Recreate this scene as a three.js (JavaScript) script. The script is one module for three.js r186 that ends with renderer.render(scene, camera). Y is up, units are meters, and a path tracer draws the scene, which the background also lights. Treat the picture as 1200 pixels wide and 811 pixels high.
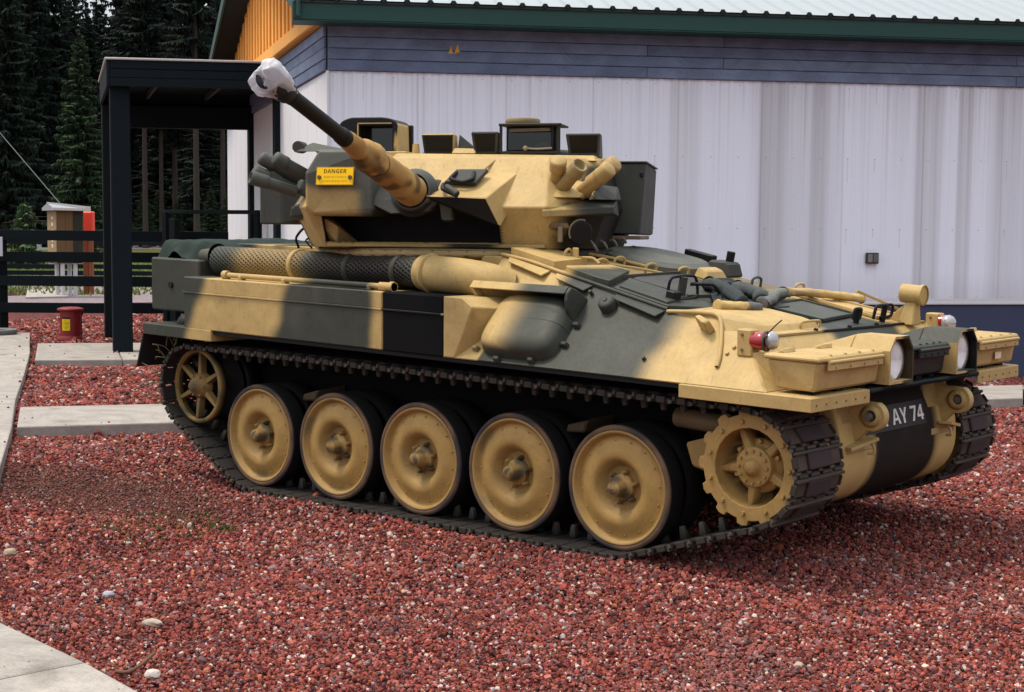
import * as THREE from 'three';
import { mergeGeometries } from 'three/addons/utils/BufferGeometryUtils.js';
import { ConvexGeometry } from 'three/addons/geometries/ConvexGeometry.js';
import { RoundedBoxGeometry } from 'three/addons/geometries/RoundedBoxGeometry.js';
import { ImprovedNoise } from 'three/addons/math/ImprovedNoise.js';
import { Brush, Evaluator, SUBTRACTION } from 'three-bvh-csg';

// ------------------------------------------------------------------ camera, sky, sun, exposure
const scene = new THREE.Scene();
const F = 1720.67, CAM = new THREE.Vector3(5.6521, 1.6075, 6.8026);
const camera = new THREE.PerspectiveCamera(26.52, 1024 / 692, 0.1, 1500);
camera.position.copy(CAM);
camera.rotation.order = 'YXZ';
camera.rotation.set(-0.0777, 0.7086, 0.0071);
camera.updateMatrixWorld(true);

const renderer = new THREE.WebGLRenderer({ antialias: true });
renderer.toneMapping = THREE.LinearToneMapping;
renderer.toneMappingExposure = 1.36;
renderer.shadowMap.enabled = true;

const SUN = new THREE.Vector3(-0.35, 1.0, 0.25).normalize();
{ // overcast sky, a little brighter round the veiled sun
  const w = 256, h = 128, d = new Float32Array(w * h * 4), nz = new ImprovedNoise(), v = new THREE.Vector3();
  for (let j = 0; j < h; j++) for (let i = 0; i < w; i++) {
    const ph = (j + 0.5) / h * Math.PI - Math.PI / 2, th = (i + 0.5) / w * 2 * Math.PI - Math.PI;
    v.set(Math.cos(ph) * Math.cos(th), Math.sin(ph), Math.cos(ph) * Math.sin(th));
    const up = Math.max(0, v.y);
    let L = 0.44 + 0.72 * up;
    L += 0.55 * Math.pow(Math.max(0, v.dot(SUN)), 6);
    L *= 1 + 0.13 * nz.noise(v.x * 2.2, v.y * 3.5, v.z * 2.2) + 0.06 * nz.noise(v.x * 6, v.y * 9, v.z * 6);
    if (v.y < 0) L *= 0.6;
    const k = (j * w + i) * 4;
    d[k] = L * 0.95; d[k + 1] = L * 0.99; d[k + 2] = L * 1.06; d[k + 3] = 1;
  }
  const t = new THREE.DataTexture(d, w, h, THREE.RGBAFormat, THREE.FloatType);
  t.mapping = THREE.EquirectangularReflectionMapping; t.magFilter = t.minFilter = THREE.LinearFilter; t.needsUpdate = true;
  scene.background = t; scene.environment = t;
}
const sun = new THREE.DirectionalLight(0xfff0dc, 2.3);
sun.position.copy(SUN).multiplyScalar(40); sun.castShadow = true; sun.shadow.radius = 26;
Object.assign(sun.shadow.camera, { left: -20, right: 20, top: 20, bottom: -20, far: 120 });
scene.add(sun, sun.target);

// ------------------------------------------------------------------ helpers
let seed = 7;
const rnd = () => { seed = (seed + 0x6d2b79f5) | 0; let t = Math.imul(seed ^ (seed >>> 15), 1 | seed); t = (t + Math.imul(t ^ (t >>> 7), 61 | t)) ^ t; return ((t ^ (t >>> 14)) >>> 0) / 4294967296; };
const rr = (a, b) => a + (b - a) * rnd();
const V = (x, y, z) => new THREE.Vector3(x, y, z);
const noise = new ImprovedNoise(), N3 = (x, y, z) => noise.noise(x, y, z);
const mixA = (a, b, t) => [a[0] + (b[0] - a[0]) * t, a[1] + (b[1] - a[1]) * t, a[2] + (b[2] - a[2]) * t];
const sm = (e0, e1, x) => { const t = Math.min(1, Math.max(0, (x - e0) / (e1 - e0))); return t * t * (3 - 2 * t); };
const lin = (r, g, b) => { const c = new THREE.Color().setRGB(r / 255, g / 255, b / 255, THREE.SRGBColorSpace); return [c.r, c.g, c.b]; };
const at = (px, py, d) => V((px - 600) / F * d, -(py - 405.5) / F * d, -d).applyMatrix4(camera.matrixWorld);   // survey point: a bearing and a distance
const atH = (px, py, y) => { const a = at(px, py, 1).sub(CAM); return CAM.clone().addScaledVector(a, (y - CAM.y) / a.y); };
const used = {};
function nm(n) { const k = used[n] = (used[n] ?? -1) + 1; return k ? n + '_' + String(k).padStart(3, '0') : n; }
function tag(o, label, category, group) { if (label) o.userData.label = label; if (category) o.userData.category = category; if (group) o.userData.group = group; return o; }
function kind(o, k) { o.userData.kind = k; return o; }
function thing(n, label, category, p = [0, 0, 0], turn = 0, group) { const g = new THREE.Group(); g.name = nm(n); g.position.set(...p); g.rotation.y = turn; scene.add(g); return tag(g, label, category, group); }
function mesh(n, geo, m, parent = scene) { const o = new THREE.Mesh(Array.isArray(geo) ? merge(geo) : geo, m); o.name = parent === scene ? nm(n) : n; o.castShadow = o.receiveShadow = true; parent.add(o); return o; }
function flat(g) { // to non-indexed, with position, normal and uv
  if (g.index) g = g.toNonIndexed();
  if (!g.attributes.normal) g.computeVertexNormals();
  if (!g.attributes.uv) g.setAttribute('uv', new THREE.BufferAttribute(new Float32Array(g.attributes.position.count * 2), 2));
  for (const k of Object.keys(g.attributes)) if (!['position', 'normal', 'uv', 'color'].includes(k)) g.deleteAttribute(k);
  g.morphAttributes = {}; g.clearGroups();
  return g;
}
function merge(list) {
  const c = list.some((g) => g.attributes.color);
  return mergeGeometries(list.map((g) => { g = flat(g); if (c && !g.attributes.color) col(g, [1, 1, 1]); return g; }));
}
function col(g, c) { g = flat(g); const n = g.attributes.position.count, a = new Float32Array(n * 3); for (let i = 0; i < n; i++) a.set(c, i * 3); g.setAttribute('color', new THREE.BufferAttribute(a, 3)); return g; }
function boxUV(g, s = 1) { // uv in metres from the dominant axis
  g = flat(g); const p = g.attributes.position, n = g.attributes.normal, u = g.attributes.uv;
  for (let i = 0; i < p.count; i++) {
    const x = Math.abs(n.getX(i)), y = Math.abs(n.getY(i)), z = Math.abs(n.getZ(i));
    if (z >= x && z >= y) u.setXY(i, p.getX(i) * s, p.getY(i) * s); else if (x >= y) u.setXY(i, p.getZ(i) * s, p.getY(i) * s); else u.setXY(i, p.getX(i) * s, p.getZ(i) * s);
  }
  return g;
}
function tess(g, e) { // split long edges until all are shorter than e
  g = flat(g); const P = g.attributes.position, N = g.attributes.normal, out = [], st = [];
  for (let i = 0; i < P.count; i += 3) { const t = []; for (let j = 0; j < 3; j++) t.push([P.getX(i + j), P.getY(i + j), P.getZ(i + j), N.getX(i + j), N.getY(i + j), N.getZ(i + j)]); st.push(t); }
  const e2 = e * e, d2 = (a, b) => (a[0] - b[0]) ** 2 + (a[1] - b[1]) ** 2 + (a[2] - b[2]) ** 2;
  while (st.length) {
    const t = st.pop(), L = [d2(t[0], t[1]), d2(t[1], t[2]), d2(t[2], t[0])]; let k = 0; if (L[1] > L[k]) k = 1; if (L[2] > L[k]) k = 2;
    if (L[k] <= e2) { out.push(t); continue; }
    const a = t[k], b = t[(k + 1) % 3], c = t[(k + 2) % 3], m = a.map((x, i) => (x + b[i]) / 2);
    st.push([a, m, c], [m, b, c]);
  }
  const p = new Float32Array(out.length * 9), n = new Float32Array(out.length * 9); let o = 0;
  for (const t of out) for (const v of t) { p.set(v.slice(0, 3), o); n.set(v.slice(3), o); o += 3; }
  const r = new THREE.BufferGeometry(); r.setAttribute('position', new THREE.BufferAttribute(p, 3)); r.setAttribute('normal', new THREE.BufferAttribute(n, 3));
  r.setAttribute('uv', new THREE.BufferAttribute(new Float32Array(out.length * 6), 2)); return r;
}
const TILT = 0.0215;   // the hull sits nose down by about a degree
const tiltM = new THREE.Matrix4().set(1, 0, 0, 0, -TILT, 1, 0, 0, 0, 0, 1, 0, 0, 0, 0, 1);
function paint(g, fn, e = 0.035, tilt = true) { // tessellate and spray
  g = e ? tess(g, e) : flat(g); g = boxUV(g); const p = g.attributes.position, q = g.attributes.normal, a = new Float32Array(p.count * 3);
  for (let i = 0; i < p.count; i++) a.set(fn(p.getX(i), p.getY(i), p.getZ(i), q.getX(i), q.getY(i), q.getZ(i)), i * 3);
  g.setAttribute('color', new THREE.BufferAttribute(a, 3));
  if (tilt) g.applyMatrix4(tiltM);
  return g;
}
function hull(pts, b = 0.006) { // convex body through points, edges chamfered by b
  pts = pts.map((p) => V(...p)); const g0 = new ConvexGeometry(pts); if (!b) return g0;
  const P = g0.attributes.position, faces = [], a = V(), c = V(), d = V();
  for (let i = 0; i < P.count; i += 3) {
    a.fromBufferAttribute(P, i); c.fromBufferAttribute(P, i + 1); d.fromBufferAttribute(P, i + 2);
    const n = c.clone().sub(a).cross(d.clone().sub(a)); if (n.length() < 1e-10) continue; n.normalize();
    let f = faces.find((f) => f.n.dot(n) > 0.9995); if (!f) faces.push(f = { n, v: [] });
    for (const q of [a, c, d]) if (!f.v.some((w) => w.distanceTo(q) < 1e-5)) f.v.push(q.clone());
  }
  const out = [];
  for (const f of faces) {
    const m = V(); f.v.forEach((q) => m.add(q)); m.divideScalar(f.v.length);
    const ux = f.v[0].clone().sub(m).normalize(), uy = f.n.clone().cross(ux);
    const w = f.v.map((q) => { const e = q.clone().sub(m); return [e.dot(ux), e.dot(uy)]; }).sort((s, t) => Math.atan2(s[1], s[0]) - Math.atan2(t[1], t[0]));
    const k = w.length;
    for (let i = 0; i < k; i++) {
      const p0 = w[(i + k - 1) % k], p1 = w[i], p2 = w[(i + 1) % k];
      const e1 = [p1[0] - p0[0], p1[1] - p0[1]], e2 = [p2[0] - p1[0], p2[1] - p1[1]], l1 = Math.hypot(...e1), l2 = Math.hypot(...e2);
      const n1 = [-e1[1] / l1, e1[0] / l1], n2 = [-e2[1] / l2, e2[0] / l2], den = 1 + n1[0] * n2[0] + n1[1] * n2[1];
      const s = b / Math.max(0.25, den); out.push(m.clone().addScaledVector(ux, p1[0] + (n1[0] + n2[0]) * s).addScaledVector(uy, p1[1] + (n1[1] + n2[1]) * s));
    }
  }
  return new ConvexGeometry(out);
}
const box = (x0, x1, y0, y1, z0, z1, b = 0.005) => hull([[x0, y0, z0], [x1, y0, z0], [x0, y1, z0], [x1, y1, z0], [x0, y0, z1], [x1, y0, z1], [x0, y1, z1], [x1, y1, z1]], Math.min(b, (x1 - x0) * 0.3, (y1 - y0) * 0.3, (z1 - z0) * 0.3));
const plainBox = (x0, x1, y0, y1, z0, z1) => new THREE.BoxGeometry(x1 - x0, y1 - y0, z1 - z0).translate((x0 + x1) / 2, (y0 + y1) / 2, (z0 + z1) / 2);
function cyl(a, b, r0, r1 = r0, n = 20, open = false) { // tapered cylinder from a to b
  a = V(...a); b = V(...b); const d = b.clone().sub(a), g = new THREE.CylinderGeometry(r1, r0, d.length(), n, 1, open);
  g.applyQuaternion(new THREE.Quaternion().setFromUnitVectors(V(0, 1, 0), d.normalize())); const m = a.add(b).multiplyScalar(0.5); return g.translate(m.x, m.y, m.z);
}
function lathe(prof, a, dir, n = 40) { // profile [r, along] spun round dir from a
  const g = new THREE.LatheGeometry(prof.map((p) => new THREE.Vector2(Math.max(1e-4, p[0]), p[1])), n);
  g.applyQuaternion(new THREE.Quaternion().setFromUnitVectors(V(0, 1, 0), V(...dir).normalize())); return g.translate(...a);
}
const tube = (pts, r, seg = 24, n = 8, closed = false) => new THREE.TubeGeometry(new THREE.CatmullRomCurve3(pts.map((p) => V(...p)), closed, 'catmullrom', 0.3), seg, r, n, closed);
function bar(a, b, w, h) { // rectangular bar between two points, w across, h up
  a = V(...a); b = V(...b); const L = a.distanceTo(b), z = b.clone().sub(a).normalize(), x = V(0, 1, 0).cross(z); if (x.length() < 1e-4) x.set(1, 0, 0); x.normalize(); const y = z.clone().cross(x), m = new THREE.Matrix4().makeBasis(x, y, z);
  m.setPosition(a.add(b).multiplyScalar(0.5)); return new RoundedBoxGeometry(w, h, L, 1, Math.min(w, h) * 0.12).applyMatrix4(m);
}
const bolt = (p, n, r = 0.012, h = 0.012) => cyl(p, [p[0] + n[0] * h, p[1] + n[1] * h, p[2] + n[2] * h], r, r * 0.85, 6);
function canvasTex(w, h, draw, rep) {
  const c = document.createElement('canvas'); c.width = w; c.height = h; draw(c.getContext('2d'), w, h);
  const t = new THREE.CanvasTexture(c); t.colorSpace = THREE.SRGBColorSpace; t.wrapS = t.wrapT = THREE.RepeatWrapping; if (rep) t.repeat.set(...rep); t.anisotropy = 8; return t;
}
function noiseTex(size, fn, srgb) { // fn(u, v) in 0..1, tileable by construction of the caller
  const d = new Uint8Array(size * size * 4);
  for (let j = 0; j < size; j++) for (let i = 0; i < size; i++) { const v = fn(i / size, j / size); const k = (j * size + i) * 4; for (let c = 0; c < 3; c++) d[k + c] = Math.max(0, Math.min(255, (Array.isArray(v) ? v[c] : v) * 255)); d[k + 3] = 255; }
  const t = new THREE.DataTexture(d, size, size); t.wrapS = t.wrapT = THREE.RepeatWrapping; t.magFilter = THREE.LinearFilter; t.minFilter = THREE.LinearMipmapLinearFilter; t.generateMipmaps = true; if (srgb) t.colorSpace = THREE.SRGBColorSpace; t.needsUpdate = true; return t;
}
const tile = (u, v, f, s = 0) => { // tileable noise on a torus
  const a = u * 2 * Math.PI, b = v * 2 * Math.PI, R = f / 6.283; return N3(Math.cos(a) * R + s, Math.sin(a) * R + Math.cos(b) * R * 1.3, Math.sin(b) * R * 1.3 + s * 2.3); };
const grainTex = noiseTex(256, (u, v) => 0.5 + 0.3 * tile(u, v, 40) + 0.25 * tile(u, v, 110, 5));
const M = (c, rough = 0.7, o = {}) => { const m = new THREE.MeshPhysicalMaterial({ roughness: rough, specularIntensity: rough > 0.55 ? 0.35 : 0.8, ...o }); if (Array.isArray(c)) m.color.setRGB(...c); else m.color.set(c); return m; };
const paintTex = noiseTex(512, (u, v) => { const st = tile(u, v * 0.25 + 0.3, 60, 2), a = tile(u, v, 9, 4), b = tile(u, v, 45, 8), c = tile(u, v, 150, 1); let k = 0.93 + 0.05 * a + 0.035 * b + 0.03 * c; k -= 0.07 * sm(0.35, 0.7, st + 0.4 * b); if (c + 0.5 * b > 0.85) k -= 0.16; if (c < -0.62 && a > 0.1) k += 0.06; return [k, k * 0.992, k * 0.97]; }, true);
const roughTex = noiseTex(256, (u, v) => 0.56 + 0.06 * tile(u, v, 8, 3) + 0.05 * tile(u, v, 50, 6));
const rep = (t, a, b = a) => { t = t.clone(); t.repeat.set(a, b); t.needsUpdate = true; return t; };
const inPoly = (p, x, z) => { let c = false; for (let i = 0, j = p.length - 1; i < p.length; j = i++) { const [a, b] = p[i], [d, e] = p[j]; if ((b > z) !== (e > z) && x < (d - a) * (z - b) / (e - b) + a) c = !c; } return c; };
function slabGeo(poly, y0, y1, b = 0.012) { // ground plan polygon [x, z] raised from y0 to y1
  const s = new THREE.Shape(poly.map(([x, z]) => new THREE.Vector2(x, -z)));
  return new THREE.ExtrudeGeometry(s, { depth: y1 - y0 - 2 * b, bevelEnabled: b > 0, bevelSize: b, bevelOffset: -b, bevelThickness: b, bevelSegments: 2, curveSegments: 6 }).rotateX(-Math.PI / 2).translate(0, y0 + b, 0);
}

// ------------------------------------------------------------------ ground and walkways
const groundTex = noiseTex(512, (u, v) => { const a = tile(u, v, 90), b = tile(u, v, 170, 3), c = tile(u, v, 12, 9); let t = [0.44 + 0.25 * a + 0.1 * c, 0.22 + 0.2 * b + 0.07 * c, 0.2 + 0.2 * b + 0.07 * c]; if (a + b > 0.75) t = [0.7, 0.62, 0.6]; return t; }, true);
{
  const g = new THREE.PlaneGeometry(900, 900).rotateX(-Math.PI / 2).translate(-150, -0.012, -100);
  const u = g.attributes.uv, p = g.attributes.position; for (let i = 0; i < u.count; i++) u.setXY(i, p.getX(i) / 2.5, p.getZ(i) / 2.5);
  kind(mesh('ground', g, M([0.55, 0.48, 0.48], 0.95, { map: groundTex, bumpMap: rep(grainTex, 1), bumpScale: 0.01 })), 'structure');
}
const concTex = noiseTex(512, (u, v) => { const a = 0.8 + 0.07 * tile(u, v, 8) + 0.05 * tile(u, v, 30, 4) + 0.07 * tile(u, v, 140, 7); const st = sm(0.2, 0.6, tile(u, v, 5, 11)) * 0.12; return [a - st, a * 0.965 - st, a * 0.925 - st]; }, true);
const concrete = [0.72, 0.78, 0.75].map((k, i) => M([k * 0.71, k * 0.70, k * 0.69], 0.9, { map: concTex, bumpMap: rep(grainTex, 2), bumpScale: 0.002 }));
const PE = [[-13.6, -4.85], [-11.45, -3.54], [-10.6, -3.03], [-9.57, -2.38], [-8.0, -1.38], [-6.14, -0.18], [-4.53, 0.81], [-3.56, 1.43], [-2.83, 1.90], [-1.4, 2.82], [-0.4, 3.48], [0.1, 3.72], [0.52, 3.849], [0.867, 3.889], [1.224, 3.931], [1.658, 4.005], [2.6, 4.25], [4, 4.75], [6.5, 5.9], [9, 7.2]];
const PW = PE.map((p, i) => { const a = PE[Math.max(0, i - 1)], b = PE[Math.min(PE.length - 1, i + 1)], l = Math.hypot(b[0] - a[0], b[1] - a[1]); return [p[0] - (b[1] - a[1]) / l * 2.2, p[1] + (b[0] - a[0]) / l * 2.2]; });
const walkPolys = [];
function walkway(n, polys) { const w = kind(new THREE.Group(), 'structure'); w.name = nm(n); scene.add(w); polys.forEach((p, i) => { walkPolys.push(p); mesh('slab', boxUV(slabGeo(p, -0.05, 0.09), 0.6), concrete[i % 3], w); }); }
{
  const breaks = [0, 1, 3, 5, 6, 8, 10, 14, 16, 18, 19], slabs = [], sh = (a, b, d) => { const l = Math.hypot(b[0] - a[0], b[1] - a[1]); return [a[0] + (b[0] - a[0]) / l * d, a[1] + (b[1] - a[1]) / l * d]; };
  for (let k = 0; k < breaks.length - 1; k++) {
    const i = breaks[k], j = breaks[k + 1], e = PE.slice(i, j + 1).map((p) => [...p]), w = PW.slice(i, j + 1).map((p) => [...p]);
    e[0] = sh(e[0], e[1], 0.006); w[0] = sh(w[0], w[1], 0.006); slabs.push([...e, ...w.reverse()]);
  }
  walkway('walkway', slabs);
  const A = [-4.51, 0.79], B = [0.39, -6.716], C = [-5.62, 0.1], D = [-0.067, -7.88], L = (a, b, t) => [a[0] + (b[0] - a[0]) * t, a[1] + (b[1] - a[1]) * t], strip = [];
  for (let t = 0; t < 1.5; t += 0.25) strip.push([L(A, B, t + 0.001), L(A, B, t + 0.249), L(C, D, t + 0.249), L(C, D, t + 0.001)]);
  walkway('footpath', strip);
  const P0 = [-9.551, -2.43], e = [0.6442, -0.7649], g = [-0.846, -0.533], q = (s, t) => [P0[0] + e[0] * s + g[0] * t, P0[1] + e[1] * s + g[1] * t];
  walkway('porch_slab', [[q(0.02, 0), q(1.0, 0), q(1.0, 2.6), q(0.02, 2.6)], [q(1.012, 0), q(2.9, 0), q(2.9, 2.6), q(1.012, 2.6)]]);
}
// ------------------------------------------------------------------ loose red gravel
{
  const pal = [[lin(90, 39, 34), 26], [lin(121, 51, 43), 28], [lin(140, 78, 70), 17], [lin(97, 72, 75), 10], [lin(158, 146, 143), 3.6], [lin(170, 152, 136), 2.6], [lin(128, 70, 44), 8], [lin(56, 33, 33), 9]], tot = pal.reduce((s, p) => s + p[1], 0);
  const pick = () => { let t = rnd() * tot; for (const p of pal) if ((t -= p[1]) < 0) return p[0]; return pal[0][0]; };
  const fw = V(-Math.sin(0.7086), 0, -Math.cos(0.7086)), rt = V(Math.cos(0.7086), 0, -Math.sin(0.7086)), list = [];
  for (let d = 2.9; d < 30;) {
    const s = Math.min(0.035, 0.0069 * Math.pow(d / 5.5, 0.9)), step = 0.06, dens = 1.05 / (s * s * 4), half = d * 0.36 + 1.2, n = Math.round(dens * step * 2 * half);
    for (let i = 0; i < n; i++) {
      const dd = d + rnd() * step, l = rr(-half, half), x = CAM.x + fw.x * dd + rt.x * l, z = CAM.z + fw.z * dd + rt.z * l;
      let up = 0; if (x < -17.5) continue; if (walkPolys.some((p) => inPoly(p, x, z))) { if (rnd() > 0.006 || walkPolys.some((p) => inPoly(p, x + 0.16, z - 0.1) && inPoly(p, x - 0.1, z + 0.16)) && rnd() > 0.12) continue; up = 0.09; }
      if ((x + 5.71) * 0.7649 + (z + 3.517) * 0.6442 < 0 && (x + 5.71) * 0.6442 - (z + 3.517) * 0.7649 > -0.1) continue;
      list.push([x, z, s, up]);
    }
    d += step;
  }
  const half = Math.floor(list.length / 2), root = kind(new THREE.Group(), 'stuff'); root.name = nm('gravel'); scene.add(root);
  tag(root, 'loose red lava gravel covering the ground round the tank', 'gravel');
  const m = new THREE.Matrix4(), q = new THREE.Quaternion(), c = new THREE.Color(), mat = M([1, 1, 1], 0.92);
  for (let k = 0; k < 2; k++) {
    const g = new THREE.IcosahedronGeometry(1, 0), p = g.attributes.position; const off = {};
    for (let i = 0; i < p.count; i++) { const key = [p.getX(i), p.getY(i), p.getZ(i)].map((t) => t.toFixed(3)).join(); const o = off[key] ??= rr(0.72, 1.25); p.setXYZ(i, p.getX(i) * o, p.getY(i) * o, p.getZ(i) * o); }
    g.computeVertexNormals();
    const part = list.slice(k * half, k ? list.length : half), im = new THREE.InstancedMesh(g, mat, part.length); im.name = 'pebbles';
    part.forEach(([x, z, s, up], i) => {
      const f = (up ? 0.55 : 1) * s * (1 - 0.35 * sm(0.9, 0.3, Math.hypot((x + 2.1) / 2.1, (z - 1.7) / 0.85))) * Math.exp(rr(-0.55, 0.45) + (rnd() < 0.012 ? 0.55 : 0)), dust = sm(0.1, 0.6, N3(x * 0.9, 3, z * 0.9) + 0.5 * N3(x * 2.3, 7, z * 2.3)), worn = sm(0.9, 0.2, Math.hypot((x + 2.1) / 2.1, (z - 1.7) / 0.85));
      q.setFromEuler(new THREE.Euler(rr(0, 6.3), rr(0, 6.3), rr(0, 6.3)));
      m.compose(V(x, up ? up + f * 0.5 : f * rr(-0.1, 0.55) + 0.02 * N3(x * 1.7, 0, z * 1.7) * (1 - worn), z), q, V(f * rr(0.8, 1.35), f * rr(0.6, 0.9), f * rr(0.8, 1.2))); im.setMatrixAt(i, m);
      let t = pick(); const v = rr(0.62, 1.3) * (1 + 0.16 * N3(x * 0.8 + 4, 1, z * 0.8) + 0.14 * N3(x * 2.6, 5, z * 2.6)); t = mixA(t, [0.2, 0.13, 0.12], 0.1 + 0.15 * dust); t = mixA(t, [0.085, 0.055, 0.043], 0.68 * worn); c.setRGB(t[0] * v * 1.34, t[1] * v * 1.3, t[2] * v * 1.28); im.setColorAt(i, c);
    });
    im.castShadow = im.receiveShadow = true; root.add(im);
  }
  // pale stones, a twig and moss lying on the gravel
  const stoneG = (w, h, l) => { const g = new THREE.IcosahedronGeometry(1, 2), p = g.attributes.position; for (let i = 0; i < p.count; i++) { const x = p.getX(i), y = p.getY(i), z = p.getZ(i), k = 1 + 0.22 * N3(x * 1.7 + w * 90, y * 1.7, z * 1.7); p.setXYZ(i, x * w * k, y * h * k, z * l * k); } g.computeVertexNormals(); return g; };
  for (const [px, py, w, h, l, c, lab] of [[178, 731, 0.042, 0.019, 0.022, [0.38, 0.32, 0.26], 'long pale buff stone lying on the red gravel above the twig'], [179, 791, 0.03, 0.019, 0.026, [0.5, 0.45, 0.4], 'rounded cream stone on the red gravel right below the twig'], [12, 648, 0.032, 0.022, 0.03, [0.36, 0.28, 0.2], 'cream stone at the left edge of the red gravel'], [127, 697, 0.026, 0.016, 0.022, [0.36, 0.36, 0.39], 'pale bluish stone in the gravel above the long buff stone']]) {
    const p = atH(px, py, 0.02), o = mesh('stone', stoneG(w, h, l), M(c, 0.85)); o.position.set(p.x, 0.022, p.z); o.rotation.y = 0.8 + rr(-0.3, 0.3); tag(o, lab, 'stone');
  }
  const tw = [[136, 787], [150, 789], [166, 781], [181, 769]].map(([a, b], i) => { const p = atH(a, b, 0.03); return [p.x, 0.03 + i * 0.004, p.z]; });
  tag(mesh('twig', [tube(tw, 0.007, 20, 6), tube([tw[2], [tw[2][0] - 0.05, 0.045, tw[2][2] - 0.06]], 0.004, 6, 5)], M([0.13, 0.075, 0.05], 0.9)), 'curved brown twig on the red gravel beside the corner of the pavement', 'twig');
  const blades = []; 
  for (const [px, py, n, s] of [[215, 612, 90, 0.35], [258, 622, 60, 0.12], [170, 628, 70, 0.4], [150, 620, 60, 0.3]]) for (let i = 0; i < n; i++) { const p = atH(px, py, 0), a = rr(0, 6.3), r = s * Math.sqrt(rnd()), h = rr(0.012, 0.035), x = p.x + Math.cos(a) * r, z = p.z + Math.sin(a) * r * 0.6; blades.push(new THREE.ConeGeometry(0.005, h, 3).rotateX(rr(-0.7, 0.7)).rotateZ(rr(-0.7, 0.7)).translate(x, 0.012 + h / 2, z)); }
  tag(kind(mesh('moss', blades, M([0.07, 0.085, 0.022], 0.95)), 'stuff'), 'thin green moss and sprouts in the worn gravel left of the tank', 'moss');
}
// ------------------------------------------------------------------ the tank: paint
const SAND = [0.535, 0.375, 0.15], GREEN = [0.033, 0.042, 0.036], GREY = [0.078, 0.089, 0.082], BLACK = [0.006, 0.006, 0.007];
const paintM = M([1, 1, 1], 1, { specularIntensity: 0.55, vertexColors: true, map: paintTex, roughnessMap: roughTex, bumpMap: rep(grainTex, 5), bumpScale: 0.0008 });
const blackM = M([1, 1, 1], 0.75, { specularIntensity: 0.15, vertexColors: true }), rubberM = M([0.02, 0.019, 0.019], 0.85), darkM = M([0.012, 0.012, 0.013], 0.7), steelM = M([0.3, 0.29, 0.27], 0.4, { metalness: 0.8 });
const glassDarkM = new THREE.MeshPhysicalMaterial({ color: 0x020304, roughness: 0.12, clearcoat: 0.6 });
function wear(c, x, y, z) { // dust, faded patches and grime in the coat
  const a = N3(x * 1.6 + 9, y * 1.6, z * 1.6), b = N3(x * 7, y * 7 + 4, z * 7), k = (1 + 0.09 * a + 0.06 * b + 0.05 * N3(x * 24, y * 24, z * 24) + 0.05 * N3(x * 13, y * 1.5, z * 13)) * (1 - 0.16 * sm(0.5, 0.9, N3(x * 11 + 3, y * 11, z * 11) + 0.5 * N3(x * 31, y * 31, z * 31)));
  c = mixA(c, [0.30, 0.245, 0.17], 0.05 + 0.08 * sm(0.1, 0.7, a + 0.4 * b)); return [c[0] * k, c[1] * k, c[2] * k];
}
function camo(x, y, z) { // hull pattern in metres, x forward, z to the right flank
  const w = 0.05 * N3(x * 3.1, y * 3.1, z * 3.1) + 0.02 * N3(x * 9, y * 9, z * 9), X = x + w, band = (a, b, s = 0.05) => sm(a - s, a + s, X) * sm(b + s, b - s, X);
  let g = 0, k = 0;
  if (x < 0.56 && z > 0.55 && y < 1.31) {
    g = sm(0.05, -0.05, X - (-1.86 + (y - 0.95) * 0.4)); g = Math.max(g, band(-1.07 + (y - 0.95) * 0.42, -0.21 + (y - 0.95) * 0.1, 0.045));
    if (x > -0.137 && x < 0.322) return BLACK;
  } else if (x > 0.28 && z > 0.62 && y < 1.30) {
    const l = y < 1.03 ? 0.5 : 0.74 - (y - 1.1) * 0.2; g = band(l, 1.63, 0.09);
  } else if (x < -1.0) g = band(-9, -1.75, 0.06);
  else if (x < 0.3) { g = 0; if (z < 0.3 && x < -0.9) g = 0.6; }
  else {
    if (z > 0.3) g = band(0.86, 1.63, 0.05);
    else if (z > -0.55) g = Math.max(band(0.95, 1.35, 0.1), sm(1.42, 1.5, X) * sm(0.15, 0.05, z + w) * sm(-0.62, -0.5, z + w));
    else g = Math.max(band(0.35, 0.95, 0.12), 0.75 * band(0.95, 1.32, 0.12));
    if (x > 2.02) g = sm(-0.62, -0.5, z + w) * sm(0.2, 0.08, z + w);
  }
  return wear(mixA(mixA(SAND, GREEN, g), BLACK, k), x, y, z);
}
const solid = (c) => (x, y, z) => wear(c, x, y, z);
const sandP = solid(SAND), greenP = solid(GREEN), blackP = (x, y, z) => BLACK;
const WHEEL = [0.46, 0.285, 0.092];

const tank = thing('light_tank', 'sand, green and black camouflaged light tank with raised gun parked on red gravel', 'tank');
const tp = (n, geos, m = paintM, parent = tank) => mesh(n, geos, m, parent);
const mir = (g) => { g = flat(g.clone()); g.scale(1, 1, -1); const p = g.attributes; for (const k of Object.keys(p)) { const a = p[k], s = a.itemSize; for (let i = 0; i < a.count; i += 3) for (let c = 0; c < s; c++) { const t = a.array[(i + 1) * s + c]; a.array[(i + 1) * s + c] = a.array[(i + 2) * s + c]; a.array[(i + 2) * s + c] = t; } } return g; };

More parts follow.
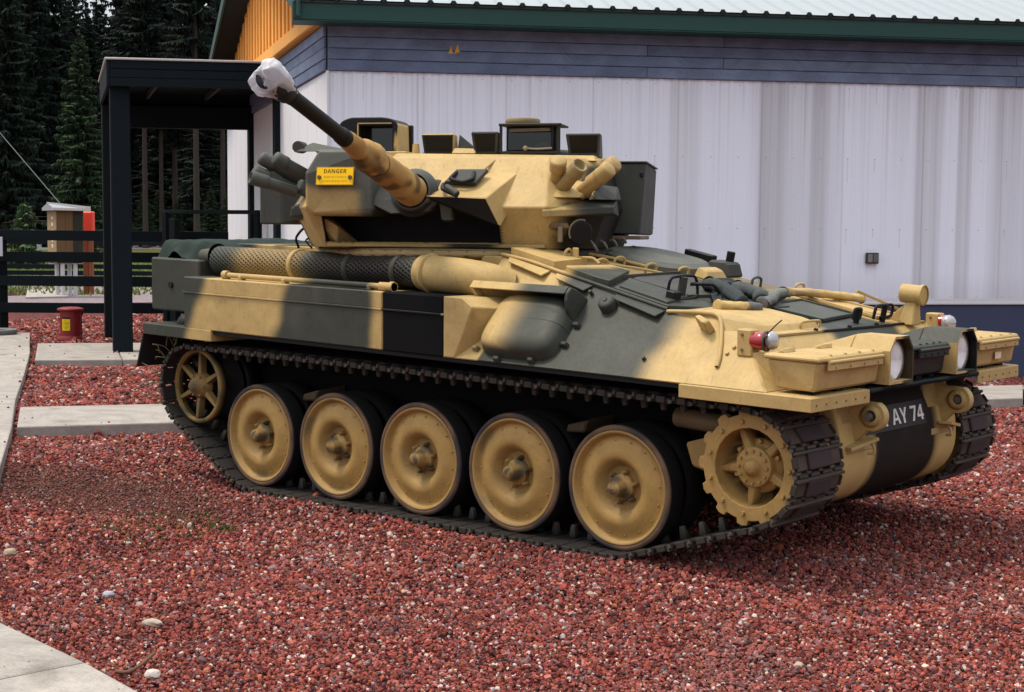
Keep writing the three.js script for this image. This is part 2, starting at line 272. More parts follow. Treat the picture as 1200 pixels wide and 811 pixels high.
// ---- hull
const sideN = [0, 0.689, 0.725];   // outward normal of the sloped flank (y, z)
const SZ = (y) => 1.146 - (y - 0.948) * 0.949;                          // z of the flank at height y
const GY = (x) => x < 0.37 ? 1.478 : 1.40 - 0.186 * (x - 0.78) + 0.0015;   // height of the glacis
const upperHull = hull([[0.3, 0.948, 1.146], [0.3, 0.948, -1.146], [2.29, 0.948, 1.146], [2.29, 0.948, -1.146], [2.07, 1.162, 0.943], [2.07, 1.162, -0.943], [0.37, 1.478, 0.643], [0.37, 1.478, -0.643], [0.3, 1.478, 0.643], [0.3, 1.478, -0.643]], 0.008);
tp('upper_hull', [paint(upperHull, camo, 0.03), paint(box(-2.2, 0.31, 0.95, 1.476, -0.66, 0.66), camo, 0.05)]);
{ // tub between the tracks with the round nose
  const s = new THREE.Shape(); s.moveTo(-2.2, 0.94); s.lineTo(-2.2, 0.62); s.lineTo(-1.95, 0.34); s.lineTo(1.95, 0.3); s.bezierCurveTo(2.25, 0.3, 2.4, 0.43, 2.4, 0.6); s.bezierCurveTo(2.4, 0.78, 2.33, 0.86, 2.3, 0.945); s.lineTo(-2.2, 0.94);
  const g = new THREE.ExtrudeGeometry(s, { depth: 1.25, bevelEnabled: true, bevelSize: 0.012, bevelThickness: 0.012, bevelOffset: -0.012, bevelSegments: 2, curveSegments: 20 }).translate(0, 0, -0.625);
  tp('lower_hull', paint(g, (x, y, z) => { const w = 0.03 * N3(y * 4, z * 4, 2); if (x < 2.0) return BLACK; const k = sm(-0.43, -0.37, z + w) * sm(0.34, 0.28, z + w); return wear(mixA(SAND.map((c) => c * 0.9), BLACK, Math.max(k, sm(0.42, 0.33, y))), x, y, z); }, 0.04), blackM);  // tub behind the nose is black to paint in the under-hull shade
}
tp('sponson_floor', [plainBox(-2.2, 2.25, 0.925, 0.947, 0.6, 1.13), plainBox(-2.2, 2.25, 0.925, 0.947, -1.13, -0.6)].map((g) => g.applyMatrix4(tiltM)), darkM);  // near-black colour carries the shade below the sponsons
// ---- front mudguards
for (const s of [1, -1]) {
  const P = [paint(box(1.826, 2.52, 0.885, 0.948, 1.136, 1.15, 0.003), sandP, 0.06), paint(box(2.508, 2.522, 0.885, 0.948, 0.609, 1.149, 0.003), sandP, 0.06), paint(box(1.83, 2.515, 0.938, 0.95, 0.62, 1.142, 0.003), sandP, 0.06)];
  for (let i = 0; i < 6; i++) P.push(paint(bolt([2.522, 0.915, 0.66 + i * 0.09], [1, 0, 0], 0.005, 0.004), solid([0.2, 0.13, 0.07]), 0));
  tp('mudguard', P.map((g) => s > 0 ? g : mir(g)));
  const R = [paint(box(-2.35, -1.645, 0.881, 0.953, 0.62, 1.148, 0.004), camo, 0.04)]; tp('rear_mudguard', R.map((g) => s > 0 ? g : mir(g)));
  const fl = hull([[-2.36, 0.89, 0.63], [-2.36, 0.89, 1.14], [-2.345, 0.89, 0.63], [-2.345, 0.89, 1.14], [-2.44, 0.66, 0.63], [-2.44, 0.66, 1.14], [-2.425, 0.66, 0.63], [-2.425, 0.66, 1.14]], 0.002);
  tp('mud_flap', (s > 0 ? flat(fl) : mir(fl)).applyMatrix4(tiltM), rubberM);
}
tp('front_shelf', [paint(box(2.3, 2.526, 0.928, 0.95, -0.608, 0.608, 0.003), (x, y, z) => x > 2.515 && y > 0.94 ? GREEN : BLACK, 0.1), paint(box(2.29, 2.31, 0.72, 0.93, -0.6, 0.6, 0.003), blackP, 0)], blackM);
// ---- stowage bins along the flanks
for (const s of [1, -1]) {
  const L = [];
  const pan = (a, b, t) => { L.push(paint(box(a, b, 0.949, 1.172, 0.64, 1.146, 0.006), camo, 0.03)); L.push(paint(box(a, b, 1.177, 1.272, 0.64, 1.148, 0.006), camo, 0.03)); };
  pan(-1.916, -0.139);
  L.push(paint(box(-1.92, 0.325, 1.169, 1.18, 0.66, 1.153, 0.002), camo, 0.03));
  L.push(paint(hull([[0.322, 0.95, 1.146], [0.322, 1.272, 1.146], [0.456, 1.271, 1.146], [0.53, 1.226, 1.146], [0.4, 0.95, 1.146], [0.322, 0.95, 0.7], [0.322, 1.272, 0.7], [0.56, 1.271, 0.7], [0.7, 1.2, 0.75], [0.56, 0.95, 0.9]], 0.005), sandP, 0.03));
  for (let i = 0; i < 9; i++) L.push(paint(bolt([-1.85 + i * 0.22, 1.262, 1.147], [0, 0, 1], 0.005, 0.004), camo, 0));
  const bins = tp('side_bin', L.map((g) => s > 0 ? g : mir(g))); L.length = 0; pan(-0.135, 0.321); tp('bin_panel', L.map((g) => s > 0 ? g : mir(g)), s > 0 ? blackM : paintM, bins);
}
tp('rear_bin', [paint(box(-2.46, -1.95, 1.03, 1.372, -1.0, 1.0, 0.01), greenP, 0.06), ...[-0.9, 0, 0.9].map((z) => paint(box(-2.47, -2.455, 1.2, 1.3, z - 0.03, z + 0.03), greenP, 0)), paint(cyl([-2.24, 1.2, 1.0], [-2.24, 1.2, 1.012], 0.02), blackP, 0)]);
tp('tail_lamp', paint(new THREE.SphereGeometry(0.075, 20, 10, 0, Math.PI * 2, 0, Math.PI / 2).translate(-2.09, 0.952, 0.98), blackP, 0));
// ---- exhaust along the flank
{
  const yc = 1.374, zc = 0.9, r = 0.083, x0 = -1.86, x1 = -0.06;
  const ex = tp('exhaust', [paint(cyl([x0, yc, zc], [x1, yc, zc], r - 0.006, r - 0.006, 28), (x, y, z) => exC(x).map((c) => c * 0.22), 0.08), paint(lathe([[0.0, 0], [0.045, 0], [0.05, 0.05], [0.05, 0.1], [0.085, 0.15]], [-2.03, yc + 0.02, zc], [1, 0, 0], 28), (x, y, z) => x < -1.99 && Math.hypot(y - yc - 0.02, z - zc) < 0.04 ? BLACK : wear(GREEN, x, y, z), 0.05)]);
  function exC(x) { const w = 0.05 * N3(x * 6, 1, 3); return wear(mixA(mixA(GREEN, SAND.map((c) => c * 0.55), sm(-1.72, -1.5, x + w) * sm(-0.93, -1.1, x + w)), BLACK, sm(-0.98, -0.75, x + w) * sm(-0.1, -0.16, x)), x, 1, 1); }
  const st = [], n = 22; // expanded metal guard
  for (let k = 0; k < n; k++) for (const s of [1, -1]) {
    const seg = 46, pos = [], idx = [], wv = 0.0058;
    for (let i = 0; i <= seg; i++) { const t = i / seg, a = k / n * 6.283 + s * t * 11.5, x = x0 + (x1 - x0) * t; for (const e of [-1, 1]) for (const q of [0, 0.004]) { const aa = a + e * wv / r; pos.push(x, yc + Math.cos(aa) * (r + q + (e === s ? 0.002 : 0)), zc + Math.sin(aa) * (r + q + (e === s ? 0.002 : 0))); } }
    for (let i = 0; i < seg; i++) { const b = i * 4; idx.push(b + 1, b + 5, b + 3, b + 3, b + 5, b + 7, b, b + 2, b + 4, b + 2, b + 6, b + 4); }
    const g = new THREE.BufferGeometry(); g.setAttribute('position', new THREE.Float32BufferAttribute(pos, 3)); g.setIndex(idx); g.computeVertexNormals(); st.push(flat(g));
  }
  kind(tp('heat_guard', paint(merge(st), exC, 0), paintM, ex), 'stuff');
  for (const [x, c] of [[-1.1, SAND], [-0.62, GREEN], [-0.23, [0.03, 0.035, 0.03]], [-0.05, SAND]]) tp('clamp', paint(lathe([[r - 0.01, -0.018], [r + 0.011, -0.018], [r + 0.013, 0], [r + 0.011, 0.018], [r - 0.01, 0.018]], [x, yc, zc], [1, 0, 0], 36), solid(c), 0), paintM, ex);
  tp('exhaust_pipe', paint(new THREE.TubeGeometry(new THREE.CatmullRomCurve3([V(-0.06, yc, zc), V(0.12, yc - 0.004, zc - 0.01), V(0.27, yc - 0.012, zc - 0.025), V(0.39, yc - 0.03, 0.845), V(0.45, yc - 0.06, 0.76)]), 30, 0.1, 26), sandP, 0), paintM, ex);
  tp('flange', paint(lathe([[0.08, -0.012], [0.108, -0.012], [0.112, 0], [0.108, 0.012], [0.08, 0.012]], [0.0, yc, zc], [1, 0, 0], 36), sandP, 0), paintM, ex);
}
{ const z = 1.1, y = 1.297, f = (x, a, b) => { const w = 0.03; return wear(x > -0.8 && x < -0.2 ? mixA(SAND, GREEN, sm(-0.9, -0.7, x) * sm(-0.22, -0.3, x)) : SAND, x, a, b); };
  tp('drawbar', [paint(cyl([-1.55, y, z], [-0.12, y, z], 0.016, 0.016, 14), f, 0.06), paint(cyl([-1.57, y, z], [-1.53, y, z], 0.027, 0.027, 14), f, 0), paint(cyl([-0.2, y, z], [-0.09, y, z], 0.024, 0.024, 14), f, 0), paint(cyl([-0.12, y, z], [-0.09, y, z], 0.03, 0.03, 8), f, 0), ...[-1.4, -1.0, -0.28].map((x) => paint(box(x - 0.015, x + 0.015, 1.27, 1.3, z - 0.022, z + 0.022), f, 0))]); }
// ---- flank fittings: intake cowl with its hood, lifting bosses, footholds
{
  const T = (x, t, up) => [x, 0.948 + t * 0.725, 1.146 - t * 0.689].map((v, i) => v + up * sideN[i]);   // point on the flank: t metres up the slope
  const P = []; // bulged cowl as a dome over a rounded outline
  { const cx = 0.785, ct = 0.235, a = 0.262, b = 0.2, nr = 18, ns = 48, pos = [], idx = [];
    for (let i = 0; i <= nr; i++) for (let j = 0; j <= ns; j++) { const rr_ = i / nr, th = j / ns * 6.283, e = 2 / 4.2, c = Math.sign(Math.cos(th)) * Math.pow(Math.abs(Math.cos(th)), e), s = Math.sign(Math.sin(th)) * Math.pow(Math.abs(Math.sin(th)), e); pos.push(...T(cx + a * c * rr_ - 0.04 * (s < 0 ? 0.3 : 0) * s, ct + b * s * rr_, 0.1 * Math.pow(Math.max(0, 1 - Math.pow(rr_, 6)), 0.5) - 0.002)); }
    for (let i = 0; i < nr; i++) for (let j = 0; j < ns; j++) { const q = i * (ns + 1) + j; idx.push(q, q + ns + 1, q + 1, q + 1, q + ns + 1, q + ns + 2); }
    const g = new THREE.BufferGeometry(); g.setAttribute('position', new THREE.Float32BufferAttribute(pos, 3)); g.setIndex(idx); g.computeVertexNormals();
    const gc = (x, y, z) => wear(mixA(SAND, GREEN, Math.max(sm(0.63, 0.84, x + 0.05 * N3(x * 5, y * 5, 1)), sm(1.07, 1.01, y) * sm(0.45, 0.6, x))), x, y, z);
    const cw = tp('intake_cowl', paint(g, gc, 0.03));
    for (const [x, t] of [[0.49, 0.2], [0.52, 0.07], [0.7, 0.015], [0.92, 0.03], [1.07, 0.15], [1.075, 0.28]]) tp('clip', [paint(hull([T(x - 0.02, t - 0.012, 0), T(x + 0.02, t - 0.012, 0), T(x - 0.02, t + 0.015, 0), T(x + 0.02, t + 0.015, 0), T(x - 0.016, t - 0.008, 0.028), T(x + 0.016, t - 0.008, 0.028), T(x - 0.016, t + 0.01, 0.032), T(x + 0.016, t + 0.01, 0.032)], 0.003), gc, 0)], paintM, cw);
    // hood: folded strip with a round end cheek
    const H = [], hc = (x, y, z) => wear(mixA(SAND, GREEN, sm(0.62, 0.78, x)), x, y, z);
    H.push(paint(hull([T(0.4, 0.47, 0), T(1.04, 0.47, 0), T(0.4, 0.455, 0), T(1.04, 0.455, 0), T(0.37, 0.425, 0.145), T(1.02, 0.425, 0.145), T(0.37, 0.408, 0.142), T(1.02, 0.408, 0.142)], 0.004), hc, 0.03));
    H.push(paint(hull([T(0.37, 0.425, 0.147), T(1.02, 0.425, 0.147), T(0.37, 0.408, 0.142), T(1.02, 0.408, 0.142), T(0.375, 0.37, 0.15), T(1.02, 0.37, 0.15), T(0.375, 0.37, 0.142), T(1.02, 0.37, 0.142)], 0.003), hc, 0.03));
    const ck = []; for (const x of [1.02, 1.042]) for (const [t, u] of [[0.465, 0], [0.44, 0.1], [0.42, 0.143], [0.38, 0.146], [0.345, 0.125], [0.32, 0.09], [0.305, 0.045], [0.3, 0]]) ck.push(T(x, t, u));
    H.push(paint(hull(ck, 0.004), greenP, 0.03));
    const c2 = []; for (const x of [0.375, 0.395]) for (const [t, u] of [[0.465, 0], [0.425, 0.143], [0.37, 0.145], [0.33, 0.0]]) c2.push(T(x + (u < 0.05 && t < 0.4 ? 0.04 : 0), t, u));
    H.push(paint(hull(c2, 0.003), sandP, 0.03));
    tp('intake_hood', H);
  }
  const boss = (x, t, c) => tp('lifting_boss', [paint(lathe([[0.05, -0.02], [0.046, 0.04], [0.036, 0.055], [0.012, 0.056], [0.01, 0.048], [0, 0.048]], T(x, t, 0), sideN, 22), solid(c), 0), paint(bolt(T(x, t, 0.048), sideN, 0.01, 0.012), solid(c), 0)]);
  boss(1.2, 0.425, GREEN);
  tp('foothold', [paint(hull([T(1.78, 0.34, 0), T(1.86, 0.3, 0), T(1.79, 0.38, 0), T(1.875, 0.335, 0), T(1.78, 0.35, 0.075), T(1.86, 0.3, 0.09), T(1.79, 0.375, 0.06), T(1.875, 0.33, 0.075)], 0.006), sandP, 0)]);
for (const [x, t, h, c] of [[1.57, 0.12, 0.02, GREEN], [1.05, 0.5, 0.03, GREEN], [2.0, 0.2, 0.012, SAND], [2.02, 0.24, 0.012, SAND]]) tp('stud', paint(bolt(T(x, t, 0), sideN, 0.011, h), solid(c), 0));
  // drip rails hanging over the flank edge and the raised lip behind them
  const railC = (x, y, z) => wear(mixA(SAND, GREEN, sm(0.78, 0.9, x) * sm(1.68, 1.6, x)), x, y, z);
  const edgeT = (x) => { const y = GY(x); return (y - 0.948) / 0.725; };
  for (const [a, b] of [[0.36, 0.7], [0.75, 1.03], [1.2, 1.545]]) tp('drip_rail', [paint(hull([T(a, edgeT(a) - 0.01, 0.012), T(b, edgeT(b) - 0.01, 0.012), T(a + 0.04, edgeT(a) - 0.065, 0.035), T(b - 0.02, edgeT(b) - 0.065, 0.035), T(a, edgeT(a) - 0.012, 0.002), T(b, edgeT(b) - 0.012, 0.002), T(a + 0.04, edgeT(a) - 0.067, 0.026), T(b - 0.02, edgeT(b) - 0.067, 0.026)], 0.002), railC, 0.04)]);
  tp('edge_lip', [[0.3, 0.72], [0.72, 1.08], [1.08, 1.56]].map(([a, b]) => paint(tube([a, (a + b) / 2, b].map((x) => T(x, edgeT(x) + 0.004, 0.012)), 0.010, 12, 8), railC, 0)).concat([paint(tube([[1.56, 1.252], [1.7, 1.258], [1.82, 1.258], [1.865, 1.245], [1.9, 1.205], [1.94, 1.14], [1.975, 1.07], [1.985, 1.03]].map(([x, y]) => T(x, (y - 0.948) / 0.725, 0.008)), 0.0105, 40, 8), sandP, 0)]));
}
// ---- front: boxes, headlamps, marker lamps, nose plate fittings
{
  const lid = (z0, z1, x0, x1, cf) => {
    const b = [paint(hull([[x0 + 0.03, 0.968, z0 + 0.005], [x1 - 0.02, 0.968, z0 + 0.005], [x0, 1.1, z0], [x1, 1.1, z0], [x0 + 0.03, 0.968, z1 - 0.03], [x1 - 0.02, 0.968, z1 - 0.012], [x0, 1.1, z1], [x1, 1.1, z1]], 0.012), cf, 0.05)];
    return b;
  };
  const mkBox = (n, s, z0, z1, cf, x0, lidC) => {
    const B = tp(n, lid(z0, z1, x0, 2.52, cf)); // base, then lid, hinge strip and catches
    tp('lid', [paint(hull([[x0 - 0.012, 1.1, z0 - 0.006], [2.535, 1.1, z0 - 0.006], [x0 - 0.012, 1.1, z1 + 0.012], [2.535, 1.1, z1 + 0.012], [x0 - 0.01, 1.125, z0 - 0.004], [2.528, 1.125, z0 - 0.004], [x0 - 0.01, 1.125, z1 + 0.008], [2.528, 1.125, z1 + 0.008]], 0.009), lidC || cf, 0.05)], paintM, B);
    tp('hinge', [paint(box(2.532, 2.545, 1.062, 1.1, z0 + 0.03, z1 - 0.06, 0.003), cf, 0), paint(cyl([2.543, 1.1, z0 + 0.03], [2.543, 1.1, z1 - 0.06], 0.009, 0.009, 10), cf, 0)], paintM, B);
    for (let i = 0; i < 4; i++) { const z = z0 + 0.08 + (z1 - z0 - 0.2) * i / 3; tp('bolt', paint(bolt([2.545, 1.078, z], [1, 0, 0], 0.007, 0.006), cf, 0), paintM, B); tp('bolt', paint(bolt([2.515, 1.125, z], [0, 1, 0], 0.008, 0.006), cf, 0), paintM, B); }
    if (z1 - z0 > 0.5) for (const t of [0.18, 0.75]) { const z = z0 + (z1 - z0) * (s > 0 ? 1 - t : t); tp('catch', [paint(hull([[x0 + 0.02, 1.125, z - 0.05], [x0 + 0.02, 1.125, z + 0.05], [x0 + 0.06, 1.125, z - 0.05], [x0 + 0.06, 1.125, z + 0.05], [x0 + 0.01, 1.14, z - 0.06], [x0 + 0.05, 1.142, z + 0.05], [x0 + 0.05, 1.145, z - 0.06]], 0.003), cf, 0)], paintM, B); }
    for (const t of [0.15, 0.5, 0.85]) tp('foot', plainBox(2.4, 2.47, 0.949, 0.97, z0 + (z1 - z0) * t - 0.03, z0 + (z1 - z0) * t + 0.03).applyMatrix4(tiltM), darkM, B);
    return B;
  };
  mkBox('stowage_box', 1, 0.5, 1.1, sandP, 2.26); 
  const far = mkBox('stowage_box', -1, -1.11, -0.52, sandP, 2.26);
  { const t = canvasTex(128, 64, (c, w, h) => { c.fillStyle = '#c9a870'; c.fillRect(0, 0, w, h); c.fillStyle = '#e6dfcc'; for (let i = 0; i < 260; i++) c.fillRect(10 + rnd() * 104, 8 + rnd() * 44, 5, 7); c.globalAlpha = 0.5; c.fillStyle = '#b89a66'; c.font = 'bold 34px sans-serif'; c.fillText('IIIII', 20, 44); });
    const o = tp('stencil', new THREE.PlaneGeometry(0.085, 0.04).rotateY(Math.PI / 2).translate(2.522, 1.02, -0.86).applyMatrix4(tiltM), M(0xffffff, 0.8, { map: t }), far); }
  mkBox('middle_box', 1, -0.22, 0.2, (x, y, z, a, b) => b > 0.5 ? wear(GREEN, x, y, z) : [0.02, 0.023, 0.022], 2.24, (x, y, z) => wear(GREEN.map((c) => c * 0.85), x, y, z));
  const lensM = new THREE.MeshPhysicalMaterial({ color: 0xffffff, roughness: 0.12, transmission: 0.55, thickness: 0, ior: 1.45 }), reflM = M([0.85, 0.85, 0.87], 0.16, { metalness: 1 });
  for (const s of [1, -1]) {
    const zc = 0.37 * s, y0 = 0.962, y1 = 1.185, hw = 0.125, cf = s > 0 ? sandP : (x, y, z, nx, ny) => wear(ny > 0.3 ? GREEN : SAND, x, y, z);
    const out = [[-hw, y0], [hw, y0], [hw, 1.12], [hw - 0.055, y1], [-hw + 0.055, y1], [-hw, 1.12]], th = 0.012;
    const sh = new THREE.Shape(out.map(([a, b]) => new THREE.Vector2(a, b))), ho = new THREE.Path(out.map(([a, b]) => new THREE.Vector2(a * (1 - th / hw), b > 1.15 ? b - th : b < 1 ? b + th : b - 0.004)).reverse()); sh.holes.push(ho);
    const ring = new THREE.ExtrudeGeometry(sh, { depth: 0.2, bevelEnabled: false }).rotateY(Math.PI / 2).translate(2.36, 0, zc);
    const back = hull([[2.36, y0, zc - hw], [2.36, y0, zc + hw], [2.36, 1.12, zc - hw], [2.36, 1.12, zc + hw], [2.36, y1, zc - 0.07], [2.36, y1, zc + 0.07], [2.14, 1.11, zc - 0.1], [2.14, 1.11, zc + 0.1], [2.26, y0, zc - hw], [2.26, y0, zc + hw], [2.22, 1.08, zc - hw], [2.22, 1.08, zc + hw]], 0.008);
    const hood = tp('headlamp_hood', [paint(ring, (x, y, z, nx, ny, nz) => { const rim = nx > 0.5, inner = (z - zc) * nz < 0 || (ny < -0.3 && y > 1.0); return s > 0 && (inner || (nx < 0.5 && nz < -0.5)) ? mixA(BLACK, SAND, nz < -0.5 && !inner ? 0.75 : 0.1) : inner ? BLACK : cf(x, y, z, nx, ny); }, 0.05), paint(back, cf, 0.05)]);
    const lamp = tp('headlight', paint(lathe([[0.0, -0.06], [0.06, -0.05], [0.098, 0.0], [0.106, 0.03], [0.108, 0.048], [0.1, 0.054], [0.094, 0.045]], [2.47, 1.066, zc], [1, 0, 0], 40), (x, y, z) => wear([0.1, 0.085, 0.06], x, y, z), 0));
    tp('reflector', lathe([[0.002, 0], [0.03, 0.004], [0.06, 0.016], [0.085, 0.034], [0.095, 0.045]], [2.47, 1.066, zc], [1, 0, 0], 40).applyMatrix4(tiltM), reflM, lamp);
    { const l = lathe([[0.095, 0.046], [0.08, 0.058], [0.05, 0.068], [0.002, 0.072]], [2.47, 1.066, zc], [1, 0, 0], 40); tp('lens', l.applyMatrix4(tiltM), lensM, lamp); }
    // marker lamp on its bracket
    const bz = s * 0.99, bx = -0.045, mk = tp('lamp_bracket', [paint(box(2.055, 2.135, 1.09, 1.215, bz - 0.045, bz + 0.03, 0.006), sandP, 0.05), paint(hull([[2.07, 1.1, bz - 0.02], [2.2, 1.12, bz - 0.02], [2.07, 1.1, bz + 0.02], [2.2, 1.12, bz + 0.02], [2.17, 0.98, bz - 0.02], [2.26, 0.98, bz - 0.02], [2.17, 0.98, bz + 0.02], [2.26, 0.98, bz + 0.02]], 0.004), sandP, 0.05), paint(bolt([2.085, 1.19, bz + 0.03], [0, 0, 1], 0.008, 0.006), solid([0.2, 0.12, 0.06]), 0), paint(bolt([2.085, 1.12, bz + 0.03], [0, 0, 1], 0.008, 0.006), solid([0.2, 0.12, 0.06]), 0)]);
    const lx = 2.18, ly = 1.165;
    tp('red_lens', lathe([[0.041, -0.04], [0.043, 0], [0.038, 0.022], [0.026, 0.03]], [lx - 0.01, ly, bz], [1, 0, 0.15 * s], 24).applyMatrix4(tiltM), new THREE.MeshPhysicalMaterial({ color: new THREE.Color().setRGB(0.3, 0.008, 0.012), roughness: 0.2, clearcoat: 0.7 }), mk);
    tp('clear_lens', lathe([[0.041, 0], [0.044, 0.012], [0.043, 0.026], [0.036, 0.042], [0.018, 0.05], [0, 0.051]], [lx + 0.0, ly, bz - s * 0.035], [1, 0.1, -0.25 * s], 24).applyMatrix4(tiltM), new THREE.MeshPhysicalMaterial({ color: new THREE.Color().setRGB(0.36, 0.35, 0.37), roughness: 0.16, clearcoat: 1, metalness: 0.35 }), mk);
    tp('lens_rim', paint(lathe([[0.042, -0.006], [0.047, -0.006], [0.047, 0.006], [0.042, 0.006]], [lx + 0.01, ly, bz - s * 0.01], [1, 0, -0.05 * s], 24), solid([0.06, 0.05, 0.04]), 0), paintM, mk);
    if (s > 0) tp('lamp_wire', tube([[lx + 0.03, ly + 0.045, bz], [lx + 0.05, ly + 0.075, bz - 0.02], [lx + 0.07, ly + 0.1, bz - 0.04]], 0.003, 8, 6).applyMatrix4(tiltM), darkM, mk);
    if (s < 0) { // horn on the far corner
      const hz = -0.72, h = tp('horn', [paint(cyl([2.03, 1.33, hz], [2.15, 1.325, hz], 0.052, 0.052, 24), sandP, 0), paint(hull([[2.03, 1.16, hz - 0.05], [2.12, 1.16, hz - 0.05], [2.03, 1.16, hz + 0.06], [2.12, 1.16, hz + 0.06], [2.06, 1.285, hz - 0.03], [2.12, 1.285, hz - 0.03], [2.06, 1.285, hz + 0.03], [2.12, 1.285, hz + 0.03]], 0.006), sandP, 0), paint(hull([[1.94, 1.18, hz - 0.015], [1.94, 1.18, hz + 0.015], [2.05, 1.17, hz - 0.015], [2.05, 1.17, hz + 0.015], [2.05, 1.27, hz - 0.015], [2.05, 1.27, hz + 0.015]], 0.003), sandP, 0)]);
      tp('horn_rim', paint(lathe([[0.052, -0.006], [0.057, -0.006], [0.057, 0.012], [0.052, 0.012]], [2.145, 1.325, hz], [1, -0.04, 0], 24), sandP, 0), paintM, h);
    }
    // tow eye: cheek plate, eye, lower web
    const ez = 0.5 * s, E = [];
    { const sh = new THREE.Shape(); sh.moveTo(2.3, 0.92); sh.lineTo(2.4, 0.87); sh.absarc(2.475, 0.808, 0.067, 1.1, -1.9, true); sh.lineTo(2.36, 0.65); sh.lineTo(2.31, 0.66); sh.lineTo(2.3, 0.92); const ho = new THREE.Path(); ho.absarc(2.475, 0.808, 0.03, 0, 6.283, false); sh.holes.push(ho); const g = new THREE.ExtrudeGeometry(sh, { depth: 0.04, bevelEnabled: true, bevelSize: 0.005, bevelThickness: 0.005, bevelSegments: 2, curveSegments: 20 }).translate(0, 0, ez - 0.02 - s * 0.02); E.push(paint(g, sandP, 0.06)); }
    E.push(paint(lathe([[0.031, -0.035], [0.05, -0.033], [0.052, 0.033], [0.031, 0.035]], [2.475, 0.808, ez - s * 0.02], [0, 0, 1], 28), sandP, 0));
    E.push(paint(hull([[2.3, 0.92, ez + s * 0.1], [2.3, 0.62, ez + s * 0.1], [2.3, 0.92, ez - s * 0.18], [2.3, 0.62, ez - s * 0.18], [2.345, 0.92, ez + s * 0.1], [2.405, 0.62, ez + s * 0.1], [2.345, 0.92, ez - s * 0.18], [2.405, 0.62, ez - s * 0.18]], 0.01), (x, y, z) => wear(SAND.map((c) => c * 0.8), x, y, z), 0.06));
    E.push(paint(bar([2.4, 0.655, ez + s * 0.1], [2.44, 0.69, ez - s * 0.1], 0.07, 0.016), sandP, 0));
    const ey = tp('tow_eye', E);
    tp('shackle_pin', [cyl([2.475, 0.808, ez - 0.05], [2.475, 0.808, ez + 0.04], 0.018, 0.018, 14)].map((g) => g.applyMatrix4(tiltM)), steelM, ey);
    tp('lashing_ring', paint(tube([[2.42, 0.68, ez - s * 0.06], [2.455, 0.66, ez - s * 0.07], [2.46, 0.625, ez - s * 0.07], [2.43, 0.62, ez - s * 0.06]], 0.007, 20, 7), sandP, 0), paintM, ey);
  }
  // number plate on the curve of the nose
  const t = canvasTex(512, 112, (c, w, h) => { c.fillStyle = '#07080b'; c.fillRect(0, 0, w, h); c.fillStyle = '#dcdcd8'; c.font = 'bold 98px sans-serif'; c.textBaseline = 'middle'; c.save(); c.scale(1.08, 0.98); c.textAlign = 'right'; c.fillText('01 AY 74', 466, 60); c.restore(); });
  const pl = new THREE.PlaneGeometry(0.66, 0.125).rotateY(Math.PI / 2); pl.applyMatrix4(new THREE.Matrix4().makeRotationZ(0.24)).translate(2.384, 0.757, 0.06);
  const np = tp('number_plate', pl.applyMatrix4(tiltM), M(0xffffff, 0.55, { map: t }));
}
